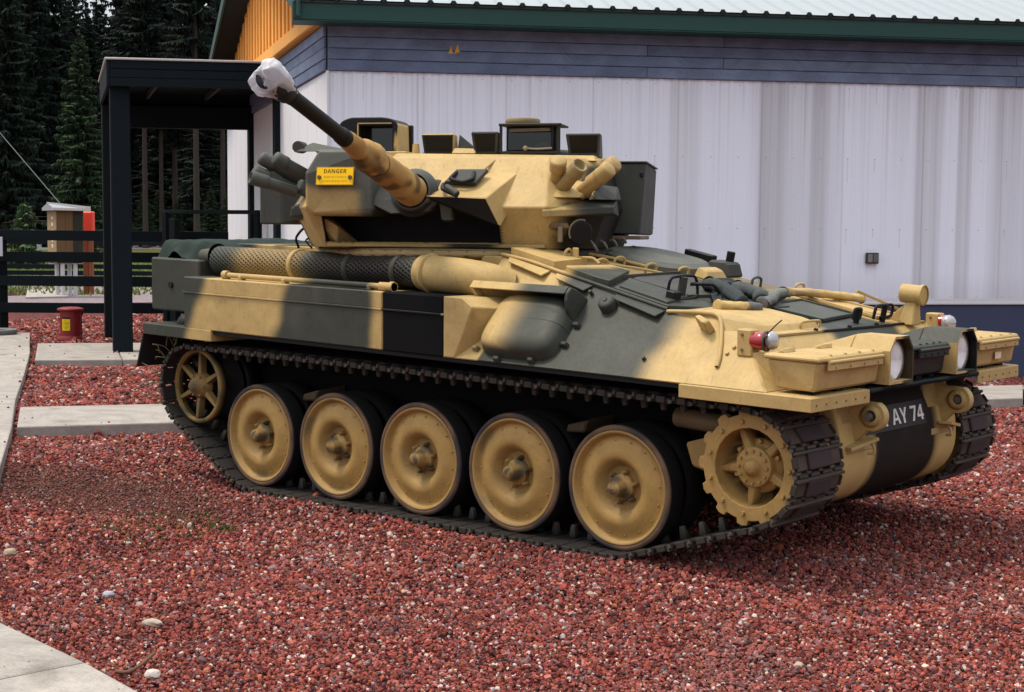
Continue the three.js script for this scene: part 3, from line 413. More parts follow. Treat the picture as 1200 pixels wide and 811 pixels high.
// ---- deck and glacis
{
  const G = (x, z, up = 0) => { const n = x < 0.37 ? [0, 1] : [0.183, 0.983]; return [x + n[0] * up, GY(x) + n[1] * up, z]; };
  const plate = (pts, h, b = 0.004, lo = -0.004) => hull([...pts.map(([x, z]) => G(x, z, lo)), ...pts.map(([x, z]) => G(x, z, h))], b);
  // engine cover: two stepped plates, louvre, and its frame
  const ec = tp('engine_cover', [paint(plate([[0.34, 0.62], [0.34, 0.3], [0.62, 0.3], [0.7, 0.69], [0.38, 0.6]], 0.05), sandP, 0.04), paint(plate([[0.77, 0.68], [0.77, 0.28], [0.9, 0.28], [1.1, 0.73], [1.0, 0.74]], 0.045), camo, 0.03), paint(plate([[1.14, 0.74], [0.95, 0.3], [0.95, -0.14], [1.66, -0.14], [1.66, 0.34], [1.52, 0.8]], 0.02), greenP, 0.05)]);
  const slats = []; for (let i = 0; i < 26; i++) { const z = -0.1 + i * 0.021; const x0 = 0.98 + Math.max(0, z - 0.3) * 0.42, x1 = 1.44 - Math.max(0, z - 0.1) * 0.1; slats.push(bar(G(x0, z, 0.027), G(x1, z, 0.027), 0.013, 0.012)); }
  for (const s of slats) tp('slat', paint(s, solid([0.06, 0.066, 0.07]), 0), paintM, ec);
  tp('louvre_frame', [paint(bar(G(0.955, -0.12, 0.03), G(1.0, 0.44, 0.03), 0.02, 0.03), solid(GREEN.map((c) => c * 0.4)), 0), paint(bar(G(1.46, -0.12, 0.025), G(1.4, 0.46, 0.025), 0.02, 0.02), greenP, 0), paint(plate([[1.16, 0.72], [1.02, 0.45], [1.42, 0.48], [1.5, 0.78]], 0.034), greenP, 0.05), paint(hull([G(1.42, 0.62, 0.03), G(1.47, 0.62, 0.03), G(1.42, 0.69, 0.03), G(1.47, 0.69, 0.03), G(1.42, 0.62, 0.07), G(1.47, 0.62, 0.07), G(1.42, 0.69, 0.07), G(1.47, 0.69, 0.07)], 0.004), blackP, 0)], paintM, ec);
  // transmission covers further forward
  const pane = (n, q, c, rim) => { const o = tp(n, paint(plate(q, 0.012), solid(c), 0.06)); for (let i = 0; i < q.length; i++) { const a = q[i], b = q[(i + 1) % q.length]; tp('trim', paint(bar(G(a[0], a[1], 0.014), G(b[0], b[1], 0.014), 0.018, 0.016), solid(rim), 0), paintM, o); } return o; };
  pane('transmission_cover', [[1.596, 0.062], [1.921, -0.018], [1.862, -0.486], [1.544, -0.46]], [0.06, 0.07, 0.065], GREEN);
  tp('access_cover', paint(hull([[1.545, 1.22, 0.86], [1.545, 1.256, 0.84], [1.83, 1.257, 0.845], [1.87, 1.244, 0.855], [1.92, 1.19, 0.895], [1.93, 1.15, 0.93], [2.0, 1.168, 0.62], [2.0, 1.15, 0.62], [1.97, 1.205, 0.62], [1.97, 1.205, 0.14], [2.0, 1.168, 0.14], [1.9, 1.225, 0.14], [1.62, 1.268, 0.14], [1.62, 1.23, 0.14], [1.6, 1.272, 0.5], [1.6, 1.23, 0.5]], 0.006), (x, y, z) => wear(mixA(SAND, GREEN, sm(1.63, 1.55, x)), x, y, z), 0.04));
  pane('access_cover', [[1.4, -0.62], [1.95, -0.58], [1.95, -0.86], [1.42, -0.76]], SAND, SAND);
  tp('hinge_strip', [paint(bar(G(2.062, 0.92, 0.004), G(2.062, -0.92, 0.004), 0.022, 0.012), (x, y, z) => z < 0.25 && z > -0.7 ? BLACK : wear(SAND.map((c) => c * 0.7), x, y, z), 0.05), ...[-0.35, -0.05, 0.3].map((z) => paint(bolt(G(2.062, z, 0.008), [0.18, 0.98, 0], 0.012, 0.014), blackP, 0))]);
  // driver's hatch on the far side
  const hs = []; for (let i = 0; i < 28; i++) { const a = i / 28 * 6.283, c = Math.cos(a), s = Math.sin(a), e = 2 / 2.8; hs.push([0.6 + 0.28 * Math.sign(c) * Math.abs(c) ** e, -0.42 + 0.34 * Math.sign(s) * Math.abs(s) ** e]); }
  const dh = tp('driver_hatch', [paint(hull([...hs.map(([x, z]) => G(x, z, 0)), ...hs.map(([x, z]) => G(x, z, 0.035)), ...hs.map(([x, z]) => G(0.6 + (x - 0.6) * 0.85, -0.42 + (z + 0.42) * 0.85, 0.055))], 0), (x, y, z) => wear(mixA(GREEN, [0.14, 0.15, 0.13], 0.6), x, y, z), 0.05)]);
  tp('hatch_hinge', [paint(hull([G(0.8, -0.6, 0), G(0.8, -0.78, 0), G(0.98, -0.6, 0), G(0.98, -0.78, 0), G(0.82, -0.62, 0.075), G(0.82, -0.76, 0.075), G(0.95, -0.62, 0.085), G(0.95, -0.76, 0.085)], 0.012), solid([0.03, 0.035, 0.033]), 0), paint(cyl(G(0.9, -0.72, 0.07), G(0.9, -0.72, 0.14), 0.025, 0.025, 14), blackP, 0), paint(plate([[0.55, -0.82], [0.75, -0.82], [0.75, -0.76], [0.55, -0.76]], 0.08), blackP, 0)], paintM, dh);
  tp('periscope', [paint(hull([G(0.92, -0.32, 0), G(0.92, -0.54, 0), G(1.02, -0.32, 0), G(1.02, -0.54, 0), G(0.93, -0.34, 0.06), G(0.93, -0.52, 0.06), G(0.99, -0.34, 0.05), G(0.99, -0.52, 0.05)], 0.008), sandP, 0), paint(hull([G(1.05, -0.3, 0), G(1.05, -0.5, 0), G(1.14, -0.3, 0), G(1.14, -0.5, 0), G(1.07, -0.32, 0.03), G(1.07, -0.48, 0.03)], 0.004), blackP, 0)]);
  // lifting eyes, grab handles, catches on the cover
  const eye = (x, z, c, h = 0.06, tw = 0.05) => tp('lifting_eye', paint(tube([G(x, z - tw, 0), G(x, z - tw * 0.9, h * 0.8), G(x, z, h), G(x, z + tw * 0.9, h * 0.8), G(x, z + tw, 0)], 0.008, 20, 8), solid(c), 0));
  eye(0.56, 0.4, SAND, 0.085, 0.03); eye(0.7, 0.27, SAND, 0.06); eye(0.66, 0.05, SAND); eye(0.83, -0.02, SAND); eye(0.93, -0.2, SAND); eye(1.2, -0.55, [0.06, 0.07, 0.065]); eye(1.28, -0.1, [0.06, 0.07, 0.065]); eye(0.35, -0.52, GREEN, 0.05); eye(1.34, -0.8, SAND, 0.05); eye(1.6, -0.82, SAND, 0.05);
  tp('catch', [paint(box(0.585, 0.625, GY(0.6), GY(0.6) + 0.1, 0.37, 0.385), sandP, 0), paint(tube([G(0.62, 0.35, 0.05), G(0.68, 0.33, 0.06), G(0.73, 0.33, 0.04)], 0.008, 10, 7), sandP, 0)]);
  tp('locking_rod', [paint(tube([G(0.42, 0.08, 0.03), G(0.6, 0.0, 0.035), G(0.78, -0.06, 0.03)], 0.009, 16, 7), sandP, 0), paint(tube([G(0.7, 0.2, 0.03), G(0.84, 0.06, 0.03), G(0.9, -0.04, 0.02)], 0.008, 16, 7), sandP, 0)]);
  const hd = (x, z, w, h) => tp('grab_handle', [paint(tube([G(x, z, 0.02), G(x, z - w * 0.05, h), G(x, z - w * 0.5, h * 1.05), G(x, z - w, h), G(x, z - w, h * 0.35), G(x, z - w * 0.4, h * 0.25)], 0.009, 30, 7), blackP, 0), paint(cyl(G(x, z - w * 0.55, 0), G(x, z - w * 0.55, h * 1.1), 0.016, 0.016, 10), blackP, 0)]);
  hd(1.995, -0.44, 0.2, 0.09); hd(1.975, -0.25, 0.07, 0.075);
  tp('bracket_frame', [paint(tube([G(1.38, 0.6, 0.02), G(1.38, 0.6, 0.12), G(1.4, 0.42, 0.13), G(1.42, 0.4, 0.03), G(1.44, 0.56, 0.02)], 0.008, 30, 7, true), blackP, 0), paint(cyl(G(1.4, 0.52, 0.0), G(1.4, 0.52, 0.13), 0.022, 0.022, 12), greenP, 0), paint(tube([G(1.4, 0.45, 0.09), G(1.5, 0.4, 0.11), G(1.52, 0.34, 0.06), G(1.56, 0.42, 0.02)], 0.01, 18, 7), blackP, 0), paint(bar(G(1.5, 0.36, 0.05), G(1.62, 0.5, 0.03), 0.05, 0.03), blackP, 0)]);
  tp('front_handle', paint(tube([G(1.99, 0.32, 0), G(1.99, 0.32, 0.035), G(1.99, 0.14, 0.035), G(1.99, 0.14, 0)], 0.007, 16, 7), sandP, 0));
  tp('mirror_arm', paint(bar(G(1.78, -0.62, 0.12), G(2.03, -0.86, 0.03), 0.045, 0.012), sandP, 0));
  // canvas rolls strapped on the glacis
  const roll = (lab, pts, r, c1, c2, cut) => {
    const cv = new THREE.CatmullRomCurve3(pts.map((p) => V(...G(...p)))), g = new THREE.TubeGeometry(cv, 60, r, 20), p = g.attributes.position, cc = V();
    const a = V(...G(...pts[0])), L = cv.getLength();
    for (let i = 0; i < p.count; i++) { const k = Math.floor(i / 21); cv.getPoint(k / 60, cc); const d = V(p.getX(i), p.getY(i), p.getZ(i)).sub(cc), f = 1 + 0.16 * N3(p.getX(i) * 16, p.getY(i) * 30, p.getZ(i) * 16) + 0.09 * N3(p.getX(i) * 45, p.getY(i) * 50, p.getZ(i) * 45) - 0.12 * Math.exp(-(((k - 36) / 3) ** 2)); d.multiplyScalar(f); d.y *= 0.72; p.setXYZ(i, cc.x + d.x, cc.y + d.y, cc.z + d.z); }
    g.computeVertexNormals();
    const fn = (x, y, z) => { const t = V(x, y, z).distanceTo(a) / L + 0.06 * N3(x * 9, y * 9, z * 9); const c = mixA(c1, c2, sm(cut - 0.06, cut + 0.06, t)), k = 1 + 0.2 * N3(x * 18, y * 18, z * 18); return c.map((q) => q * k); };
    const ends = [0, 60].map((k) => { cv.getPoint(k / 60, cc); const t = cv.getTangent(k / 60); return lathe([[r * 0.95, -0.004], [r * 0.8, 0.008], [r * 0.5, 0.004], [r * 0.3, 0.01], [0, 0.006]], [cc.x, cc.y, cc.z], k ? [t.x, t.y, t.z] : [-t.x, -t.y, -t.z], 16).translate(0, 0, 0); });
    const o = mesh('canvas_roll', [paint(g, fn, 0), ...ends.map((e) => paint(e, fn, 0))], M([1, 1, 1], 0.9, { vertexColors: true, bumpMap: rep(grainTex, 14), bumpScale: 0.002 }));
    return tag(o, lab, 'canvas roll', 'canvas rolls lying across the front deck of the tank');
  };
  const DG = [0.05, 0.06, 0.062], LG = [0.13, 0.135, 0.125];
  roll('short sand and green canvas roll, nearest the edge of the front deck', [[1.66, 0.58, 0.045], [1.68, 0.49, 0.045], [1.7, 0.39, 0.045], [1.7, 0.27, 0.034]], 0.036, SAND, LG, 0.62);
  roll('dark green canvas roll lying over the engine louvre', [[1.34, 0.18, 0.07], [1.42, 0.22, 0.08], [1.52, 0.26, 0.075], [1.62, 0.29, 0.04]], 0.046, DG, DG, 2);
  roll('crumpled dark green canvas strip in the middle of the front deck', [[1.36, -0.08, 0.05], [1.45, -0.04, 0.06], [1.54, -0.02, 0.05], [1.6, 0.06, 0.04]], 0.045, [0.07, 0.08, 0.08], DG, 0.7);
  roll('grey green canvas roll lying behind the dark cover plate', [[1.66, 0.16, 0.045], [1.62, 0.02, 0.045], [1.56, -0.12, 0.05], [1.5, -0.28, 0.045], [1.46, -0.4, 0.036]], 0.037, LG, [0.16, 0.17, 0.15], 0.4);
  roll('sand canvas roll towards the far edge of the front deck', [[1.47, -0.44, 0.04], [1.5, -0.54, 0.045], [1.55, -0.64, 0.045], [1.6, -0.78, 0.042], [1.66, -0.95, 0.034]], 0.032, [0.44, 0.31, 0.15], SAND, 0.4);
}
// ---- running gear
{
  const ZW = 1.0, WR = 0.3165, WY = 0.345, WX = [-1.372, -0.686, 0, 0.686, 1.372];
  const wheelV = (q) => (x, y, z) => { if (z < -0.1) return BLACK; const r = Math.hypot(x, y), a = N3(x * 5 + q * 7, y * 5, z * 9), k = 1 + 0.06 * a + 0.05 * N3(x * 22, y * 22, 3); let c = mixA(WHEEL, [0.3, 0.19, 0.085], 0.28 * sm(0.1, 0.6, a) + 0.3 * sm(0.255, 0.275, r)); c = mixA(c, [0.13, 0.12, 0.09], 0.5 * sm(-0.3, -0.55, a) * sm(0.2, 0.24, r)); c = mixA(c, [0.25, 0.16, 0.07], 0.45 * sm(0.16, 0.115, r)); return c.map((q) => q * k); };
  const disc = lathe([[0.03, -0.062], [0.1, -0.062], [0.112, -0.05], [0.135, -0.012], [0.16, 0.0], [0.19, -0.004], [0.225, -0.02], [0.252, -0.032], [0.262, -0.03], [0.27, -0.005], [0.281, 0.0], [0.287, -0.004], [0.289, -0.012]], [0, 0, 0], [0, 0, 1], 64);
  const inner = [lathe([[0.05, -0.3], [0.2, -0.27], [0.27, -0.27], [0.287, -0.27]], [0, 0, 0], [0, 0, 1], 40), cyl([0, 0, -0.3], [0, 0, -0.06], 0.085, 0.085, 20)];
  const riv = []; for (let i = 0; i < 16; i++) { const a = (i + 0.4) / 16 * 6.283; riv.push(new THREE.SphereGeometry(0.005, 8, 6).translate(Math.cos(a) * 0.238, Math.sin(a) * 0.238, -0.023)); }
  const tyreG = [lathe([[0.285, -0.01], [0.289, -0.003], [0.3, -0.001], [0.311, -0.006], [0.3165, -0.016], [0.3165, -0.115], [0.311, -0.125], [0.285, -0.13]], [0, 0, 0], [0, 0, 1], 64), lathe([[0.285, -0.18], [0.3165, -0.19], [0.3165, -0.3], [0.285, -0.31]], [0, 0, 0], [0, 0, 1], 48)];
  const tyreC = (x, y, z) => { if (z < -0.012) return [0.012, 0.011, 0.011]; const a = Math.atan2(y, x), k = 1 + 0.35 * N3(Math.cos(a) * 3, Math.sin(a) * 3, z * 8) + 0.25 * N3(x * 30, y * 30, z * 30); const c = mixA([0.14, 0.085, 0.055], [0.055, 0.045, 0.046], sm(0.05, 0.35, N3(x * 4, y * 4, 8))); return c.map((q) => q * k); };
  const hubG = [lathe([[0.07, -0.062], [0.07, -0.035], [0.065, -0.028], [0.052, -0.026], [0.045, -0.01], [0.039, 0.03], [0.035, 0.036], [0.024, 0.038], [0.022, 0.043], [0, 0.044]], [0, 0, 0], [0, 0, 1], 28)];
  const hbolt = []; for (let i = 0; i < 6; i++) { const a = (i + 0.3) / 6 * 6.283, x = Math.cos(a) * 0.08, y = Math.sin(a) * 0.08; hbolt.push(cyl([x, y, -0.065], [x, y, -0.028], 0.013, 0.01, 8), cyl([x, y, -0.03], [x, y, -0.016], 0.007, 0.006, 8)); }
  const hubC = (x, y, z) => wear(mixA(WHEEL.map((c) => c * 0.85), [0.04, 0.04, 0.032], 0.85 * sm(-0.05, 0.3, N3(x * 14, y * 14 + 2, z * 14) + (y > 0 ? 0.1 : -0.1) + (x > 0.03 ? 0.15 : 0))), x * 4, y * 4, z * 4);
  const pds = [0, 1, 2, 3, 4].map((q) => paint(merge([disc, ...inner, ...riv].map((g) => g.clone())), wheelV(q), 0.03, false)), pt = paint(merge(tyreG), tyreC, 0.04, false), ph = paint(merge([...hubG, ...hbolt]), hubC, 0, false);
  for (const s of [1, -1]) WX.forEach((x, i) => { const w = tp('road_wheel', pds[(i + (s < 0 ? 2 : 0)) % 5]); w.position.set(x, WY, s * ZW); w.rotation.set(0, s > 0 ? 0 : Math.PI, (i * 2.1 + s) % 6.28); tp('tyre', pt, M([1, 1, 1], 0.85, { vertexColors: true }), w); tp('hub', ph, paintM, w); });
  // idler and sprocket
  const SX = 2.142, SY = 0.536, IX = -1.994, IY = 0.6055;
  const idG = [lathe([[0.212, -0.02], [0.216, 0.002], [0.226, 0.004], [0.236, 0.0], [0.2435, -0.008], [0.2435, -0.05], [0.215, -0.055], [0.205, -0.02]], [0, 0, 0], [0, 0, 1], 56), lathe([[0.2, -0.24], [0.2435, -0.23], [0.2435, -0.32], [0.2, -0.33]], [0, 0, 0], [0, 0, 1], 40), lathe([[0.2, -0.22], [0.05, -0.2]], [0, 0, 0], [0, 0, 1], 40)];
  const idC = (x, y, z) => z < -0.13 || (z < -0.012 && Math.hypot(x, y) > 0.235) ? BLACK : wear(mixA(WHEEL, [0.075, 0.066, 0.04], 0.5 * sm(0, 0.5, N3(x * 8, y * 8, z * 8)) + 0.38), x, y, z);
  const idS = []; for (let i = 0; i < 6; i++) { const a = (i + 0.42) / 6 * 6.283, c = Math.cos(a), s = Math.sin(a); idS.push(hull([[c * 0.05 - s * 0.018, s * 0.05 + c * 0.018, -0.015], [c * 0.05 + s * 0.018, s * 0.05 - c * 0.018, -0.015], [c * 0.21 - s * 0.01, s * 0.21 + c * 0.01, -0.01], [c * 0.21 + s * 0.01, s * 0.21 - c * 0.01, -0.01], [c * 0.05 - s * 0.02, s * 0.05 + c * 0.02, -0.06], [c * 0.05 + s * 0.02, s * 0.05 - c * 0.02, -0.06], [c * 0.205 - s * 0.01, s * 0.205 + c * 0.01, -0.06], [c * 0.205 + s * 0.01, s * 0.205 - c * 0.01, -0.06]], 0.003)); }
  const idH = [lathe([[0.085, -0.06], [0.08, -0.01], [0.06, 0.0], [0.045, 0.03], [0.03, 0.04], [0.026, 0.05], [0, 0.052]], [0, 0, 0], [0, 0, 1], 26)]; for (let i = 0; i < 6; i++) { const a = i / 6 * 6.283; idH.push(bolt([Math.cos(a) * 0.066, Math.sin(a) * 0.066, -0.003], [0, 0, 1], 0.01, 0.014)); }
  const spN = 13, spShape = new THREE.Shape(); for (let i = 0; i < spN; i++) { const a = (i + 0.5) / spN * 6.283, p = (r, t) => [Math.cos(a + t) * r, Math.sin(a + t) * r], h = 3.1416 / spN; if (!i) spShape.moveTo(...p(0.243, -h)); spShape.lineTo(...p(0.243, -h * 0.5)); spShape.quadraticCurveTo(...p(0.25, -h * 0.42), ...p(0.266, -h * 0.36)); spShape.lineTo(...p(0.271, 0)); spShape.lineTo(...p(0.266, h * 0.36)); spShape.quadraticCurveTo(...p(0.25, h * 0.42), ...p(0.243, h * 0.5)); spShape.lineTo(...p(0.243, h)); }
  { const ho = new THREE.Path(); ho.absarc(0, 0, 0.187, 0, 6.2832, true); spShape.holes.push(ho); }
  const spRing = () => new THREE.ExtrudeGeometry(spShape, { depth: 0.03, bevelEnabled: true, bevelSize: 0.004, bevelThickness: 0.004, bevelSegments: 2, curveSegments: 12 });
  const spG = [spRing().translate(0, 0, -0.034), spRing().rotateZ(0.1).translate(0, 0, -0.3), lathe([[0.187, -0.02], [0.18, -0.1], [0.17, -0.17], [0.09, -0.18]], [0, 0, 0], [0, 0, 1], 48), lathe([[0.243, -0.03], [0.225, -0.06], [0.215, -0.2], [0.24, -0.28]], [0, 0, 0], [0, 0, 1], 48)];
  for (let i = 0; i < 11; i++) { const a = (i + 0.05) / 11 * 6.283; spG.push(bolt([Math.cos(a) * 0.214, Math.sin(a) * 0.214, 0], [0, 0, 1], 0.012, 0.014)); }
  const spArms = []; for (let i = 0; i < 5; i++) { const a = (i + 0.62) / 5 * 6.283, c = Math.cos(a), s = Math.sin(a), q = (r, t, z) => [c * r - s * t, s * r + c * t, z]; spArms.push(hull([q(0.07, 0.05, -0.12), q(0.07, -0.05, -0.12), q(0.19, 0.018, -0.1), q(0.19, -0.018, -0.1), q(0.07, 0.02, -0.055), q(0.07, -0.02, -0.055), q(0.19, 0.01, -0.06), q(0.19, -0.01, -0.06)], 0.005)); }
  const spHub = [lathe([[0.13, -0.12], [0.125, -0.09], [0.1, -0.085], [0.094, -0.075], [0.094, -0.045], [0.09, -0.038], [0.045, -0.036], [0.042, -0.02], [0.03, -0.012], [0.024, 0.0], [0, 0.002]], [0, 0, 0], [0, 0, 1], 36)]; for (let i = 0; i < 12; i++) { const a = i / 12 * 6.283; spHub.push(bolt([Math.cos(a) * 0.075, Math.sin(a) * 0.075, -0.038], [0, 0, 1], 0.0085, 0.013)); } for (let i = 0; i < 6; i++) { const a = (i + 0.4) / 6 * 6.283; spHub.push(bolt([Math.cos(a) * 0.117, Math.sin(a) * 0.117, -0.09], [0, 0, 1], 0.013, 0.022)); }
  const spC = (x, y, z) => z < -0.1 && Math.hypot(x, y) < 0.17 ? [0.06, 0.045, 0.03] : wear(mixA(WHEEL, [0.35, 0.23, 0.1], 0.3 * sm(0, 0.5, N3(x * 9, y * 9, z * 9))), x, y, z);
  const pI = paint(merge(idG), idC, 0, false), pIs = idS.map((g) => paint(g, idC, 0, false)), pIh = paint(merge(idH), idC, 0, false), pS = paint(merge(spG), spC, 0, false), pSa = spArms.map((g) => paint(g, spC, 0, false)), pSh = paint(merge(spHub), spC, 0, false);
  for (const s of [1, -1]) {
    const i = tp('idler_wheel', pI); i.position.set(IX, IY, s * 0.99); if (s < 0) i.rotation.y = Math.PI; for (const g of pIs) tp('spoke', g, paintM, i); tp('hub', pIh, paintM, i);
    const w = tp('drive_sprocket', pS); w.position.set(SX, SY, s * 1.035); if (s < 0) w.rotation.y = Math.PI; for (const g of pSa) tp('spoke', g, paintM, w); tp('hub', pSh, paintM, w);
    // final drive housing, damper and suspension stops behind the wheels
    const S = (g) => s > 0 ? g : mir(g);
    tp('damper', S(paint(cyl([1.62, 0.71, 0.84], [1.98, 0.69, 0.86], 0.05, 0.05, 18), solid([0.17, 0.115, 0.06]), 0, false)));
    tp('damper_bracket', S(paint(hull([[1.72, 0.6, 0.9], [1.92, 0.66, 0.9], [1.76, 0.49, 0.9], [1.93, 0.45, 0.9], [1.72, 0.6, 0.93], [1.92, 0.66, 0.93], [1.76, 0.49, 0.93], [1.93, 0.45, 0.93]], 0.01), solid(WHEEL.map((c) => c * 0.8)), 0, false)));
    for (const x of [-1.03, 1.03]) tp('bump_stop', S(paint(hull([[x - 0.1, 0.62, 0.64], [x + 0.06, 0.66, 0.64], [x - 0.12, 0.55, 0.64], [x + 0.04, 0.56, 0.64], [x - 0.09, 0.61, 0.86], [x + 0.04, 0.64, 0.86], [x - 0.1, 0.57, 0.86], [x + 0.02, 0.58, 0.86]], 0.008), solid([0.08, 0.055, 0.03]), 0, false)));
    for (const x of WX) tp('axle_arm', S(paint(bar([x, WY, 0.68], [x - 0.32, 0.42, 0.68], 0.05, 0.09), blackP, 0, false)));
  }
  // track: belt round sprocket, wheels and idler
  const C = [[SX, SY, 0.262], [1.372, WY, WR], [-1.372, WY, WR], [IX, IY, 0.2435]], path = [];   // sprocket bottom -> wheels -> idler -> top
  const tang = (a, b) => { const dx = b[0] - a[0], dy = b[1] - a[1], L = Math.hypot(dx, dy), th = Math.atan2(dy, dx), be = Math.asin((b[2] - a[2]) / L), n = th + Math.PI / 2 + be; return n; }; // outward normal direction on the left of travel
  const N = C.map((c, i) => tang(c, C[(i + 1) % 4]));
  for (let i = 0; i < 4; i++) { const j = (i + 3) % 4; let a0 = N[j], a1 = N[i]; while (a1 > a0) a1 -= 2 * Math.PI; while (a1 <= a0 - 2 * Math.PI) a1 += 2 * Math.PI; const c = C[i], k = Math.max(2, Math.ceil((a0 - a1) / 0.05)); for (let q = 0; q <= k; q++) { const t = a0 + (a1 - a0) * q / k; path.push([c[0] + Math.cos(t) * c[2], c[1] + Math.sin(t) * c[2]]); } }
  const cum = [0]; for (let i = 1; i <= path.length; i++) { const a = path[i - 1], b = path[i % path.length]; cum.push(cum[i - 1] + Math.hypot(b[0] - a[0], b[1] - a[1])); }
  const TL = cum[path.length], n = Math.round(TL / 0.118), P = (s) => { s = ((s % TL) + TL) % TL; let i = 1; while (cum[i] < s) i++; const a = path[i - 1], b = path[i % path.length], t = (s - cum[i - 1]) / (cum[i] - cum[i - 1] || 1); return [a[0] + (b[0] - a[0]) * t, a[1] + (b[1] - a[1]) * t]; };
  // link: local x along travel, y outward, z across (0.66 .. 1.09 from the middle of the tank)
  const zc = 0.875, hw = 0.213, steel = (x, y, z) => { const k = 1 + 0.5 * N3(x * 20, y * 20, z * 20); return y > 0.0195 ? [0.085 * k, 0.062 * k, 0.052 * k] : [0.028 * k, 0.024 * k, 0.022 * k]; }, edgeC = (x, y, z) => [0.065, 0.052, 0.045], padC = (x, y, z) => { const k = 1 + 0.3 * N3(x * 26, y * 26, z * 26); return [0.045 * k, 0.033 * k, 0.036 * k]; };
  const L = [paint(box(-0.044, 0.044, 0.002, 0.02, -hw + 0.01, hw - 0.01, 0.004), steel, 0, false)];
  for (const z of [-0.16, -0.055, 0.055, 0.16]) L.push(paint(cyl([-0.054, 0.01, z - 0.045], [-0.054, 0.01, z + 0.03], 0.013, 0.013, 8), steel, 0, false));
  for (const z of [-0.2, -0.105, 0, 0.105, 0.2]) L.push(paint(cyl([0.054, 0.01, z - 0.018], [0.054, 0.01, z + 0.018], 0.013, 0.013, 8), steel, 0, false));
  L.push(paint(box(-0.045, -0.03, 0.014, 0.036, -hw, hw, 0.003), edgeC, 0, false), paint(box(-0.03, 0.046, 0.018, 0.036, -0.1, 0.11, 0.007), padC, 0, false));
  for (const z of [-hw, hw]) L.push(paint(box(-0.02, 0.03, 0.0, 0.03, Math.min(z, z * 0.93), Math.max(z, z * 0.93), 0.003), solid([0.024, 0.021, 0.019]), 0, false), paint(cyl([-0.054, 0.01, z * 0.98], [-0.054, 0.01, z * 1.03], 0.011, 0.009, 8), solid([0.07, 0.062, 0.052]), 0, false));
  L.push(paint(hull([[-0.022, 0.002, -0.02], [0.022, 0.002, -0.02], [-0.022, 0.002, 0.02], [0.022, 0.002, 0.02], [-0.012, -0.066, -0.012], [0.012, -0.066, -0.012], [-0.012, -0.066, 0.012], [0.012, -0.066, 0.012]], 0.004), (x, y, z) => y < -0.056 ? [0.1, 0.09, 0.07] : [0.016, 0.015, 0.014], 0, false));  // guide horn, near-black to paint in the shadow inside the track
  const link = merge(L), tm = M([1, 1, 1], 0.75, { vertexColors: true });
  for (const s of [1, -1]) {
    const tr = new THREE.Group(); tr.name = 'track'; tank.add(tr);
    for (let i = 0; i < n; i++) { const a = P((i - 0.5) * TL / n), b = P((i + 0.5) * TL / n), o = tp('track_link', link, tm, tr); const dx = b[0] - a[0], dy = b[1] - a[1]; o.position.set((a[0] + b[0]) / 2, (a[1] + b[1]) / 2, s * zc); o.rotation.z = Math.atan2(dy, dx); }
  }
}
{ // dry straw caught in the track round the idler
  const g = []; for (let i = 0; i < 26; i++) { const a = rr(1.5, 3.5), r = rr(0.27, 0.33), x = -1.994 + Math.cos(a) * r, y = 0.6055 + Math.sin(a) * r, z = rr(0.95, 1.1), b = a + rr(-0.6, 0.6), l = rr(0.06, 0.16); g.push(tube([[x, y, z], [x + Math.cos(b) * l * 0.6 + 0.02, y + Math.sin(b) * l * 0.6, z + rr(-0.03, 0.05)], [x + Math.cos(b) * l, y + Math.sin(b) * l - 0.05 * rnd(), z + rr(0.0, 0.07)]], 0.0032, 8, 4)); }
  tag(kind(mesh('straw', g, M([0.16, 0.13, 0.07], 0.9)), 'stuff'), 'dry straw caught in the track round the rear idler wheel', 'straw');
}
